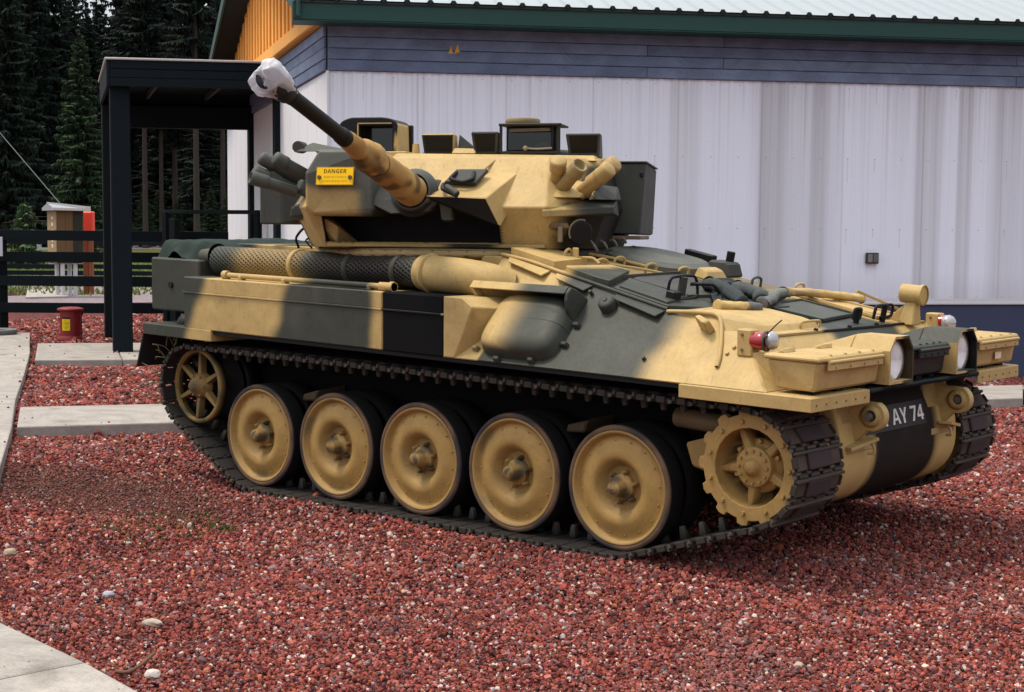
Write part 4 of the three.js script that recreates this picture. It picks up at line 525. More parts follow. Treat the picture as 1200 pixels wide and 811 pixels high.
// ---- turret: local x to its right as seen from the front, z along the gun
{
  const TY = 0, U = V(-0.5, 0, 0), tb = (g) => g, TG = new THREE.Group(); TG.name = 'turret'; TG.position.copy(U); TG.rotation.y = (90 - 62) * Math.PI / 180; tank.add(TG);
  const pt_ = (g, f, e = 0.035) => paint(g, f, e, false), tu = (n, g, m = paintM) => mesh(n, g, m, TG);
  const DK = [0.05, 0.057, 0.055];
  const bodyC = (x, y, z, nx, ny, nz) => {
    const w = 0.04 * N3(x * 5, y * 5, z * 5); let c = SAND;
    if (z > 0.4 && x < 0.362 && y < 1.787 && y > 1.543 && x > -0.682) return BLACK;   // recess round the mantlet, its deep shade painted in as black
    c = mixA(c, BLACK, sm(0.66, 0.76, x + w + (y < 1.6 ? 0.05 : 0) - (y > 1.78 ? 0.06 : 0)) * sm(2.02, 1.97, y));
    if (x < -0.7 && z < 0.6) c = mixA(c, GREEN, 0.8);
    if (z < 0.1) c = mixA(c, GREEN, sm(0.1, -0.1, z + w));
    return wear(c, x, y, z);
  };
  const bot = [[-0.7, 0.78], [0.62, 0.78], [0.84, 0.5], [0.88, -0.4], [0.5, -0.85], [-0.5, -0.85], [-0.9, -0.4], [-0.86, 0.55]], mid = [[-0.78, 0.9], [0.64, 0.9], [0.92, 0.56], [0.98, -0.45], [0.6, -0.98], [-0.6, -0.98], [-1.02, -0.45], [-0.98, 0.55]], top = [[-0.7, 0.62], [0.6, 0.62], [0.86, 0.38], [0.9, -0.4], [0.5, -0.8], [-0.5, -0.8], [-0.86, -0.4], [-0.84, 0.38]];
  const body = hull([...bot.map(([x, z]) => [x, 1.51, z]), ...mid.map(([x, z]) => [x, 1.743, z]), ...top.map(([x, z]) => [x, 2.035, z])], 0.006);
  const A = new Brush(flat(body)), B = new Brush(flat(plainBox(-0.68, 0.36, 1.545, 1.785, 0.52, 1.3))); A.updateMatrixWorld(); B.updateMatrixWorld(); const ev = new Evaluator(); ev.useGroups = false; ev.attributes = ['position', 'normal', 'uv'];
  const cut = ev.evaluate(A, B, SUBTRACTION).geometry;
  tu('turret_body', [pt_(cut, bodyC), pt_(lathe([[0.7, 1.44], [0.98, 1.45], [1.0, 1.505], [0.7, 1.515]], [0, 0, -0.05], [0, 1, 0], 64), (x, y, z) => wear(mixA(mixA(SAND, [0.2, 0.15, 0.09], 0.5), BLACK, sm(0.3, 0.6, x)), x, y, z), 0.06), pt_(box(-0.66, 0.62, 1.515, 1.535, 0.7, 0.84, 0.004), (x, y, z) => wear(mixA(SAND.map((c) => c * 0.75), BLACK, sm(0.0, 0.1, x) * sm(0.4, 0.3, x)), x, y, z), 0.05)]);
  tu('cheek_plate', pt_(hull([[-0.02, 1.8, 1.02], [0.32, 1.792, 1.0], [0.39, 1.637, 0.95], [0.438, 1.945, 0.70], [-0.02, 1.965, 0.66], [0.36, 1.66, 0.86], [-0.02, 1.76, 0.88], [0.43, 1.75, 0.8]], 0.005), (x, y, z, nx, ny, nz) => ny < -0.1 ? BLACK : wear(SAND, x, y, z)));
  tu('weld_seam', [pt_(bar([0.3, 2.036, 0.6], [0.22, 1.93, 0.77], 0.012, 0.008), solid(SAND.map((c) => c * 0.7)), 0)]);
  tu('sight_strut', pt_(hull([[-0.83, 1.77, 0.78], [-0.79, 1.74, 0.84], [-0.62, 1.54, 0.78], [-0.7, 1.54, 0.72], [-0.83, 1.77, 0.6], [-0.79, 1.74, 0.55], [-0.55, 1.54, 0.6], [-0.7, 1.54, 0.5], [-0.6, 1.63, 0.82]], 0.005), solid(SAND.map((c) => c * 0.85))));
  { // sight housing with its warning sign
    const s = new THREE.Shape([[-0.66, 2.055], [-0.38, 2.057], [-0.345, 2.02], [-0.34, 1.73], [-0.36, 1.7], [-0.70, 1.7], [-0.735, 1.74], [-0.73, 1.93]].map(([a, b]) => new THREE.Vector2(a, b)));
    const g = new THREE.ExtrudeGeometry(s, { depth: 0.4, bevelEnabled: true, bevelSize: 0.022, bevelThickness: 0.03, bevelOffset: -0.012, bevelSegments: 5 }).translate(0, 0, 0.58);
    const p = g.attributes.position; for (let i = 0; i < p.count; i++) { const y = p.getY(i), z = p.getZ(i); if (z > 0.9) p.setZ(i, z - Math.max(0, 1.84 - y) * 0.3 - Math.max(0, y - 1.86) * 0.22); } g.computeVertexNormals();
    const gC = (x, y, z) => wear(mixA(GREY, SAND.map((c) => c * 0.85), sm(1.87, 1.82, y + 0.03 * N3(x * 6, 2, z * 6)) * sm(-0.38, -0.46, x)), x, y, z);
    const h = tu('sight_housing', pt_(g, gC, 0.03));
    const t = canvasTex(512, 256, (c, w, hh) => { c.fillStyle = '#f0bd16'; c.fillRect(0, 0, w, hh); c.strokeStyle = '#6b5208'; c.lineWidth = 5; c.strokeRect(6, 6, w - 12, hh - 12); c.fillStyle = '#3c2f10'; c.textAlign = 'center'; c.font = 'bold 78px sans-serif'; c.fillText('DANGER', w / 2, 88); c.globalAlpha = 0.55; c.fillStyle = '#8a6a10'; for (const [y, a, b] of [[128, 110, 400], [188, 90, 430]]) for (let x = a; x < b; x += 12 + rnd() * 10) c.fillRect(x, y, 6 + rnd() * 8, 26); });
    const so = new THREE.Group(); const sign = mesh('warning_sign', (() => { const bx = new RoundedBoxGeometry(0.222, 0.104, 0.006, 1, 0.002); const u = bx.attributes.uv, q = bx.attributes.position; for (let i = 0; i < u.count; i++) u.setXY(i, q.getX(i) / 0.222 + 0.5, q.getY(i) / 0.104 + 0.5); return bx; })().rotateX(-0.2).translate(-0.555, 1.912, 0.999), M(0xffffff, 0.6, { map: t }), TG);
    for (const x of [-0.646, -0.464]) mesh('sign_bolt', cyl([x, 1.905, 1.0], [x, 1.907, 1.012], 0.013, 0.011, 8), M([0.12, 0.08, 0.04], 0.6), TG);
    tu('sight_flap', [pt_(hull([[-0.88, 2.07, 0.72], [-0.8, 2.12, 0.7], [-0.55, 2.07, 0.7], [-0.55, 2.06, 0.8], [-0.86, 2.06, 0.82], [-0.75, 2.1, 0.62]], 0.006), solid([0.04, 0.047, 0.042]), 0), pt_(cyl([-0.86, 2.09, 0.78], [-0.86, 2.09, 0.7], 0.035, 0.035, 10), solid([0.04, 0.045, 0.04]), 0), pt_(box(-0.72, -0.36, 2.05, 2.066, 0.6, 0.86), solid(GREY), 0)]);
    tu('lamp_stub', [pt_(hull([[-0.92, 1.74, 0.76], [-0.78, 1.74, 0.76], [-0.92, 1.68, 0.76], [-0.78, 1.7, 0.76], [-0.88, 1.78, 0.62], [-0.78, 1.8, 0.62], [-0.9, 1.66, 0.6], [-0.78, 1.66, 0.6]], 0.01), solid(DK), 0), pt_(tube([[-0.8, 1.64, 0.5], [-0.92, 1.62, 0.52], [-0.98, 1.56, 0.5], [-0.97, 1.5, 0.48]], 0.008, 16, 6), blackP, 0), pt_(tube([[-0.8, 1.58, 0.55], [-0.88, 1.55, 0.6], [-0.84, 1.5, 0.6]], 0.006, 16, 6), blackP, 0)]);
  }
  // mantlet, gun sleeve, barrel
  const el = 11 * Math.PI / 180, gd = [0, Math.sin(el), Math.cos(el)], gb = [-0.105, 1.82, 0.95], gp = (d) => gb.map((v, i) => v + gd[i] * d);
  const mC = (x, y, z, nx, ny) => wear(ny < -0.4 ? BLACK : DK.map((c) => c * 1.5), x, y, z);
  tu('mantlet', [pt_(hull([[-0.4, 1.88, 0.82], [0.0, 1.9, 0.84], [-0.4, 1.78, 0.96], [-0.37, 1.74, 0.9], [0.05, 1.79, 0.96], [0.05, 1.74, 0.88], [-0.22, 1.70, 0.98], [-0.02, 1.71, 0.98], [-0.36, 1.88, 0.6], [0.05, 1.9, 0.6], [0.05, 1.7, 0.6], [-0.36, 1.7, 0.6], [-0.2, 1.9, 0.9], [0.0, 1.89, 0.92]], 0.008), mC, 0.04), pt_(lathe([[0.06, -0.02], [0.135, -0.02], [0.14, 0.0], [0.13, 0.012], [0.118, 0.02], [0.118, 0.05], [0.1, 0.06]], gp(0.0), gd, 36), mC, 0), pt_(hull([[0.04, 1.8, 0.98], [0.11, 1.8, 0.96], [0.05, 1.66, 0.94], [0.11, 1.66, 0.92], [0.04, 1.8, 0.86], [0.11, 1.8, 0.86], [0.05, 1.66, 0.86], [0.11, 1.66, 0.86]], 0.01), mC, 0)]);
  { // canvas sleeve, bunched towards the muzzle end
    const prof = [[0.0, 0.085], [0.05, 0.1], [0.15, 0.1], [0.35, 0.097], [0.6, 0.092], [0.68, 0.086], [0.7, 0.074], [0.72, 0.086], [0.78, 0.094], [0.87, 0.09], [0.92, 0.08], [0.96, 0.066], [1.02, 0.06], [1.14, 0.054], [1.24, 0.044]];
    const g = new THREE.LatheGeometry(prof.flatMap(([d, r], i) => { r *= 0.88; const o = [new THREE.Vector2(r, d)]; const nx = prof[i + 1]; if (nx) for (let k = 1; k < 5; k++) o.push(new THREE.Vector2(r + (nx[1] * 0.88 - r) * k / 5, d + (nx[0] - d) * k / 5)); return o; }), 48), p = g.attributes.position;
    for (let i = 0; i < p.count; i++) { const x = p.getX(i), y = p.getY(i), z = p.getZ(i), am = sm(0.0, 0.1, y) * 0.5 + sm(0.65, 0.75, y) * 0.8, f = 1 + am * (0.1 * N3(x * 20, y * 14, z * 20) + 0.07 * N3(x * 12 + 5, y * 38, z * 12)) - 0.03 * Math.abs(Math.sin(y * 60 + x * 8)) * sm(0.1, 0.2, y); p.setXYZ(i, x * f, y, z * f); }
    g.computeVertexNormals(); const c0 = V(); const SL = [0.36, 0.2, 0.062];
    const q = flat(g), pp = q.attributes.position, cc = new Float32Array(pp.count * 3); for (let i = 0; i < pp.count; i++) { const x = pp.getX(i), y = pp.getY(i), z = pp.getZ(i); let c = mixA(SL, SAND, 0.3 + 0.5 * N3(x * 5, y * 5, z * 5)); c = mixA(c, [0.02, 0.018, 0.015], Math.max(0.85 * sm(0.022, 0.008, Math.abs(y - 0.7)), 0.8 * sm(0.012, 0.004, Math.abs(y - 0.36 - 0.05 * x)), sm(0.04, 0.0, y), 0.7 * sm(0.12, 0.3, N3(x * 9 + 3, y * 6, z * 9)) * sm(1.0, 0.8, y), 0.8 * sm(0.0, 0.25, N3(x * 8 + 1, y * 4, z * 8)) * sm(0.86, 0.92, y) * sm(1.02, 0.96, y))); cc.set(c, i * 3); }
    q.setAttribute('color', new THREE.BufferAttribute(cc, 3)); q.applyQuaternion(new THREE.Quaternion().setFromUnitVectors(V(0, 1, 0), V(...gd))); q.translate(...gb);
    tu('gun_sleeve', q, M([1, 1, 1], 0.85, { vertexColors: true }));
    tu('gun_barrel', [lathe([[0.03, 1.15], [0.044, 1.2], [0.042, 1.26], [0.038, 1.27], [0.037, 1.3], [0.036, 1.5], [0.035, 1.9], [0.038, 1.905], [0.04, 1.98], [0.03, 1.99]], gb, gd, 24)], M([0.008, 0.008, 0.008], 0.6));
    tu('muzzle_brake', [lathe([[0.03, 1.95], [0.05, 1.98], [0.052, 2.05], [0.046, 2.06], [0.052, 2.08], [0.055, 2.16], [0.05, 2.2], [0.025, 2.2]], gb, gd, 24)], M([0.02, 0.022, 0.03], 0.6));
  }
  tu('gun_clamp', [pt_(hull([[0.1, 1.94, 0.78], [0.28, 1.94, 0.77], [0.06, 1.865, 0.9], [0.24, 1.86, 0.9], [0.1, 1.96, 0.8], [0.28, 1.96, 0.79], [0.06, 1.885, 0.92], [0.24, 1.88, 0.92]], 0.004), solid([0.025, 0.03, 0.03]), 0), pt_(tube([[0.11, 1.94, 0.84], [0.1, 1.9, 0.93], [0.17, 1.88, 0.94], [0.22, 1.9, 0.91], [0.21, 1.94, 0.83]], 0.011, 24, 7), blackP, 0), pt_(tube([[0.06, 1.87, 0.93], [0.08, 1.84, 1.02], [0.17, 1.8, 1.05]], 0.012, 14, 7), blackP, 0), pt_(cyl([0.1, 1.85, 1.02], [0.17, 1.81, 1.05], 0.02, 0.02, 12), solid(DK), 0)]);
  // smoke dischargers
  const disch = (base, dir, len, c, open, rs = 1) => { const d = V(...dir).normalize(), s = [d.x, d.y, d.z]; return [pt_(lathe([[0.0, 0], [0.04, 0], [0.04, len * 0.62], [0.047, len * 0.63], [0.049, len * 0.72], [0.047, len * 0.74], [0.048, len * 0.9], ...(open ? [[0.047, len], [0.035, len], [0.03, len * 0.85], [0, len * 0.84]] : [[0.046, len * 0.97], [0.036, len], [0.014, len + 0.006], [0, len + 0.007]])].map(([r, q]) => [r * rs, q]), base, s, 26), (x, y, z) => wear(c, x, y, z), 0)]; };
  const TAN = SAND.map((c) => c * 0.9);
  for (const [b, d, l, o] of [[[0.655, 1.865, 0.68], [0.18, 0.75, 0.7], 0.2, 0], [[0.69, 1.85, 0.72], [0.62, 0.62, 0.6], 0.22, 1], [[0.79, 1.825, 0.68], [0.75, 0.55, 0.45], 0.26, 0], [[0.83, 1.89, 0.58], [0.75, 0.5, 0.45], 0.22, 0]]) tu('smoke_discharger', disch(b, d, l, o ? mixA(TAN, GREY, 0.3) : TAN, o));
  tu('discharger_base', [pt_(hull([[0.56, 1.86, 0.7], [0.6, 1.8, 0.84], [0.8, 1.8, 0.78], [0.86, 1.88, 0.6], [0.58, 1.94, 0.66], [0.85, 1.8, 0.6], [0.62, 1.9, 0.6]], 0.008), sandP, 0), pt_(hull([[0.62, 1.69, 0.92], [0.98, 1.715, 0.66], [0.62, 1.725, 0.92], [0.98, 1.75, 0.66], [0.62, 1.79, 0.76], [0.98, 1.79, 0.55], [0.62, 1.69, 0.6], [0.98, 1.7, 0.45]], 0.004), (x, y, z) => wear(mixA(SAND.map((c) => c * 0.75), [0.04, 0.045, 0.045], sm(0.72, 0.84, x)), x, y, z), 0.04), pt_(hull([[0.84, 1.79, 0.7], [0.98, 1.79, 0.62], [0.82, 1.79, 0.58], [1.0, 1.79, 0.5], [0.9, 1.88, 0.55], [0.98, 1.87, 0.5], [0.86, 1.84, 0.64]], 0.006), (x, y, z) => x < 0.86 ? wear(SAND, x, y, z) : wear(DK, x, y, z), 0.03)]);
  const LG2 = [0.075, 0.085, 0.078];
  for (const [b, d, l, o] of [[[-0.92, 1.85, 0.66], [-0.75, 0.35, 0.5], 0.27, 0], [[-0.88, 1.83, 0.76], [-0.75, 0.28, 0.55], 0.28, 1], [[-0.9, 1.9, 0.64], [-0.75, 0.5, 0.45], 0.27, 0], [[-0.83, 1.93, 0.72], [-0.62, 0.42, 0.6], 0.22, 0]]) tu('smoke_discharger', disch(b, d, l, LG2, o, 0.86));
  tu('discharger_base', [pt_(hull([[-0.76, 1.9, 0.76], [-0.76, 1.78, 0.76], [-0.9, 1.83, 0.74], [-0.9, 1.9, 0.68], [-0.76, 1.95, 0.6], [-0.86, 1.78, 0.56]], 0.008), solid(DK), 0)]);
  // side bins
  const binC = (x, y, z) => wear(DK, x, y, z);
  tu('turret_bin', [pt_(hull([[0.84, 2.024, 0.1], [1.085, 2.023, 0.1], [0.87, 1.597, 0.1], [1.058, 1.592, 0.1], [1.1, 2.0, -0.3], [1.07, 1.59, -0.36], [0.868, 2.02, -0.4], [0.89, 1.6, -0.4]], 0.01), binC, 0.05), pt_(hull([[0.86, 2.024, 0.11], [1.093, 2.023, 0.11], [0.86, 2.035, 0.11], [1.09, 2.034, 0.11], [1.108, 2.0, -0.31], [1.105, 2.012, -0.31], [0.86, 2.035, -0.4], [0.86, 2.02, -0.4]], 0.004), binC, 0), pt_(box(1.05, 1.07, 1.94, 1.97, 0.095, 0.115), blackP, 0), pt_(box(0.88, 1.06, 1.565, 1.588, -0.3, 0.1), solid([0.2, 0.15, 0.1]), 0)]);
  tu('turret_bin', [pt_(hull([[-1.37, 2.0, 0.12], [-1.22, 2.0, 0.12], [-1.37, 1.644, 0.12], [-1.22, 1.644, 0.12], [-1.34, 2.0, -0.3], [-0.98, 2.0, -0.3], [-1.34, 1.644, -0.3], [-0.98, 1.644, -0.3], [-1.0, 1.7, 0.0], [-1.0, 1.98, 0.0]], 0.01), binC, 0.05)]);
  tu('side_port', [pt_(lathe([[0.0, 0.02], [0.06, 0.022], [0.07, 0.016], [0.078, 0.0]], [0.8, 1.605, 0.735], [0.55, -0.15, 0.8], 28), blackP, 0), pt_(new THREE.TorusGeometry(0.072, 0.006, 8, 30, 2.4).rotateZ(1.2).rotateY(0.6).translate(0.81, 1.605, 0.755), solid([0.2, 0.17, 0.11]), 0), pt_(hull([[0.66, 1.66, 0.84], [0.74, 1.66, 0.79], [0.64, 1.63, 0.84], [0.76, 1.63, 0.78], [0.68, 1.66, 0.75], [0.7, 1.6, 0.75]], 0.005), solid([0.2, 0.14, 0.08]), 0), pt_(box(0.69, 0.715, 1.55, 1.64, 0.79, 0.83), solid([0.25, 0.2, 0.13]), 0), ...[0.86, 0.9, 0.94, 0.98].map((x, i) => pt_(tube([[x, 1.53 + i * 0.015, 0.62 - i * 0.1], [x + 0.03, 1.5 + i * 0.015, 0.66 - i * 0.1], [x + 0.02, 1.53 + i * 0.015, 0.69 - i * 0.1], [x - 0.01, 1.56, 0.66 - i * 0.1]], 0.006, 14, 6), solid([0.2, 0.19, 0.17]), 0))]);
  // roof: sights, periscopes, cupola
  const scope = (x0, x1, y0, y1, z, dz, fc, sc, tilt = 0.03) => tu('periscope', [pt_(hull([[x0, y0, z], [x1, y0, z], [x0 - tilt * 0.3, y1, z + tilt], [x1 + tilt * 0.3, y1, z + tilt], [x0, y0, z - dz], [x1, y0, z - dz], [x0, y1, z - dz * 0.7], [x1, y1, z - dz * 0.7]], 0.006), (x, y, zz, nx, ny, nz) => wear(nx > 0.5 || ny > 0.5 ? sc : fc, x, y, zz), 0), pt_(hull([[x0 + 0.012, y0 + 0.014, z + 0.004], [x1 - 0.012, y0 + 0.014, z + 0.004], [x0 + 0.006, y1 - 0.01, z + tilt + 0.004], [x1 - 0.006, y1 - 0.01, z + tilt + 0.004], [x0 + 0.012, y0 + 0.014, z - 0.01], [x1 - 0.012, y0 + 0.014, z - 0.01], [x0 + 0.006, y1 - 0.01, z + tilt - 0.01], [x1 - 0.006, y1 - 0.01, z + tilt - 0.01]], 0.002), () => [0.004, 0.004, 0.006], 0)]);
  { // gunner's sight, open fronted with a rounded dark hood
    const o = []; const sh = new THREE.Shape(); sh.moveTo(-0.7, 2.08); sh.lineTo(-0.76, 2.22); sh.quadraticCurveTo(-0.77, 2.27, -0.68, 2.285); sh.lineTo(-0.5, 2.285); sh.quadraticCurveTo(-0.41, 2.28, -0.4, 2.24); sh.lineTo(-0.395, 2.08); sh.lineTo(-0.7, 2.08);
    const ho = new THREE.Path([[-0.64, 2.09], [-0.42, 2.09], [-0.42, 2.25], [-0.64, 2.25]].map(([a, b]) => new THREE.Vector2(a, b))); sh.holes.push(ho);
    const s = tu('gunner_sight', [pt_(new THREE.ExtrudeGeometry(sh, { depth: 0.26, bevelEnabled: true, bevelSize: 0.008, bevelThickness: 0.008, bevelSegments: 3 }).translate(0, 0, 0.06), (x, y, z, nx, ny, nz) => x > -0.415 && y < 2.2 || nx > 0.8 && x > -0.415 ? wear(SAND, x, y, z) : [0.006, 0.007, 0.008], 0.05), pt_(box(-0.68, -0.33, 2.03, 2.085, 0.05, 0.36), sandP, 0.05), pt_(box(-0.65, -0.37, 2.08, 2.26, 0.06, 0.1), blackP, 0)]);
    tu('sight_rim', [pt_(bar([-0.642, 2.255, 0.336], [-0.43, 2.255, 0.336], 0.01, 0.006), sandP, 0), pt_(bar([-0.642, 2.25, 0.336], [-0.642, 2.1, 0.336], 0.008, 0.008), sandP, 0)]);
    tu('sight_glass', plainBox(-0.645, -0.415, 2.09, 2.25, 0.2, 0.206), glassDarkM);
  }
  scope(-0.235, -0.05, 2.07, 2.19, 0.3, 0.12, [0.02, 0.021, 0.022], SAND);
  scope(0.085, 0.225, 2.065, 2.198, 0.33, 0.14, [0.035, 0.042, 0.042], [0.06, 0.065, 0.065], 0.04);
  scope(0.655, 0.835, 2.045, 2.185, 0.3, 0.13, [0.045, 0.055, 0.058], [0.1, 0.11, 0.11], 0.05);
  tu('roof_fin', [pt_(hull([[-0.03, 2.1, 0.28], [-0.025, 2.19, 0.26], [0.08, 2.1, 0.28], [-0.03, 2.1, 0.22], [-0.02, 2.18, 0.22], [0.08, 2.1, 0.22]], 0.003), solid(GREEN), 0), pt_(hull([[-0.05, 2.07, 0.36], [0.1, 2.07, 0.36], [-0.04, 2.105, 0.33], [0.09, 2.1, 0.33], [-0.05, 2.07, 0.2], [0.1, 2.07, 0.2], [-0.04, 2.105, 0.2], [0.09, 2.1, 0.2]], 0.006), sandP, 0)]);
  tu('roof_plinth', [pt_(hull([[-0.38, 2.035, 0.52], [0.84, 2.02, 0.46], [-0.36, 2.068, 0.46], [0.82, 2.055, 0.4], [-0.38, 2.03, -0.2], [0.84, 2.02, -0.2], [-0.36, 2.068, -0.15], [0.82, 2.06, -0.15]], 0.006), sandP, 0.05), pt_(cyl([-0.28, 2.06, 0.32], [-0.28, 2.13, 0.32], 0.025, 0.02, 12), sandP, 0)]);
  { // commander's sight: frame, dark interior, round cap
    const fr = [], x0 = 0.25, x1 = 0.6, y0 = 2.075, y1 = 2.238, z = 0.34, C1 = [0.012, 0.013, 0.014];
    for (const [a, b] of [[[x0, y0, z], [x0, y1, z]], [[x1, y0, z], [x1, y1, z]], [[x0 - 0.012, y1, z], [x1 + 0.014, y1, z]], [[x0, y0, z], [x1, y0, z]]]) fr.push(pt_(bar(a, b, 0.016, 0.016), solid(C1), 0));
    fr.push(pt_(box(x0, x1 - 0.04, y0, y1, 0.1, 0.2, 0.006), solid(C1), 0), pt_(box(x0 - 0.01, x1 + 0.01, y1 - 0.004, y1 + 0.008, 0.08, 0.36, 0.003), solid([0.03, 0.03, 0.03]), 0), pt_(bar([x1 - 0.045, y0, z - 0.02], [x1 - 0.045, y1, z - 0.02], 0.012, 0.012), blackP, 0), pt_(bar([x0 + 0.04, y1 - 0.03, 0.3], [x1 - 0.06, y1 - 0.025, 0.3], 0.012, 0.02), solid([0.2, 0.18, 0.14]), 0));
    tu('commander_sight', fr); tu('sight_glass', plainBox(x0 + 0.02, x1 - 0.05, y0 + 0.02, y1 - 0.04, 0.26, 0.266), glassDarkM);
    tu('sight_wiper', [pt_(tube([[0.4, 2.1, 0.345], [0.47, 2.095, 0.35], [0.56, 2.1, 0.345]], 0.007, 12, 6), solid([0.3, 0.26, 0.18]), 0), pt_(new THREE.SphereGeometry(0.016, 12, 8).translate(0.4, 2.1, 0.345), solid([0.3, 0.26, 0.18]), 0)]);
    tu('sight_cap', pt_(lathe([[0.1, 0], [0.105, 0.012], [0.103, 0.03], [0.095, 0.036], [0, 0.037]], [0.36, 2.246, 0.24], [0, 1, 0], 32), (x, y, z) => wear(mixA(SAND, GREY, 0.6), x, y, z), 0));
    tu('cupola', [pt_(lathe([[0.3, 0], [0.29, 0.05], [0.25, 0.07], [0, 0.075]], [0.42, 2.035, -0.12], [0, 1, 0], 36), solid(GREEN), 0), pt_(lathe([[0.26, 0], [0.25, 0.04], [0, 0.045]], [-0.42, 2.035, -0.2], [0, 1, 0], 36), solid(GREEN), 0)]);
  }
  // plastic bag tied over the muzzle
  TG.updateMatrixWorld(true);
  { const g = new THREE.SphereGeometry(1, 40, 28), p = g.attributes.position;
    for (let i = 0; i < p.count; i++) { const x = p.getX(i), y = p.getY(i), z = p.getZ(i), t = (y + 1) / 2; const r = t < 0.25 ? 0.03 + 0.06 * t : t < 0.8 ? 0.045 + 0.05 * (t - 0.25) : t < 0.93 ? 0.0725 : 0.0725 * Math.sqrt(Math.max(0, (1 - t) / 0.07)), l = Math.hypot(x, z) || 1, a = Math.atan2(z, x), f = 1 + 0.2 * Math.cos(a * 2 + 0.9) + 0.05 * Math.cos(a * 4) + 0.14 * N3(x * 2.6, y * 2.6, z * 2.6) + 0.1 * N3(x * 7, y * 3, z * 7); p.setXYZ(i, x / l * r * f * (l < 0.02 ? 0 : 1), 1.94 + t * 0.29 + (t > 0.6 ? 0.035 * Math.sin(a + 2.2) * (t - 0.6) / 0.4 : 0) + 0.012 * N3(x * 8, y * 8, z * 8), z / l * r * f * (l < 0.02 ? 0 : 1)); }
    g.computeVertexNormals(); g.applyQuaternion(new THREE.Quaternion().setFromUnitVectors(V(0, 1, 0), V(...gd))); g.translate(...gb); g.applyMatrix4(new THREE.Matrix4().makeRotationY(TG.rotation.y).setPosition(U));
    tag(mesh('plastic_bag', g, new THREE.MeshPhysicalMaterial({ color: 0xf4f4fa, roughness: 0.45, transmission: 0.72, thickness: 0, side: THREE.DoubleSide })), 'crumpled clear plastic bag tied over the muzzle of the tank gun', 'plastic bag'); }
}
{ // tarpaulin folded over the rear bin
  const nx = 46, nz = 60, pos = [], idx = [], uv = [];
  for (let i = 0; i <= nx; i++) for (let j = 0; j <= nz; j++) {
    const u = i / nx, v = j / nz; let x = -2.5 + u * (0.74 - 0.2 * sm(0.75, 0.95, v)), z = -0.98 + v * 1.99, y = 1.385 + 0.11 * Math.sin(Math.PI * Math.min(1, u * 0.62 + 0.22)) + 0.02 * N3(x * 4, 0, z * 3) + 0.012 * N3(x * 13, 2, z * 9) - 0.012 * Math.abs(N3(x * 3 + z * 5, 4, z * 2));
    const ez = sm(0.93, 1, v); z -= ez * 0.045; y -= ez * (0.11 + 0.03 * Math.sin(u * 9)) + 0.014 * Math.sin(x * 30 + z * 4) * sm(0.8, 1, v); const ex = sm(0.06, 0, u); x += ex * 0.03; y -= ex * 0.1; z += 0.02 * N3(x * 9, y * 9, 3) * ez;
    pos.push(x, y - TILT * x, z); uv.push(x, z);
  }
  for (let i = 0; i < nx; i++) for (let j = 0; j < nz; j++) { const q = i * (nz + 1) + j; idx.push(q, q + 1, q + nz + 1, q + 1, q + nz + 2, q + nz + 1); }
  const g = new THREE.BufferGeometry(); g.setAttribute('position', new THREE.Float32BufferAttribute(pos, 3)); g.setAttribute('uv', new THREE.Float32BufferAttribute(uv, 2)); g.setIndex(idx); g.computeVertexNormals();
  tag(mesh('tarpaulin', g, M([0.022, 0.035, 0.03], 0.8, { specularIntensity: 0.25, side: THREE.DoubleSide, bumpMap: rep(grainTex, 10), bumpScale: 0.002 })), 'dark green tarpaulin draped over the bin at the rear of the tank', 'tarpaulin');
}
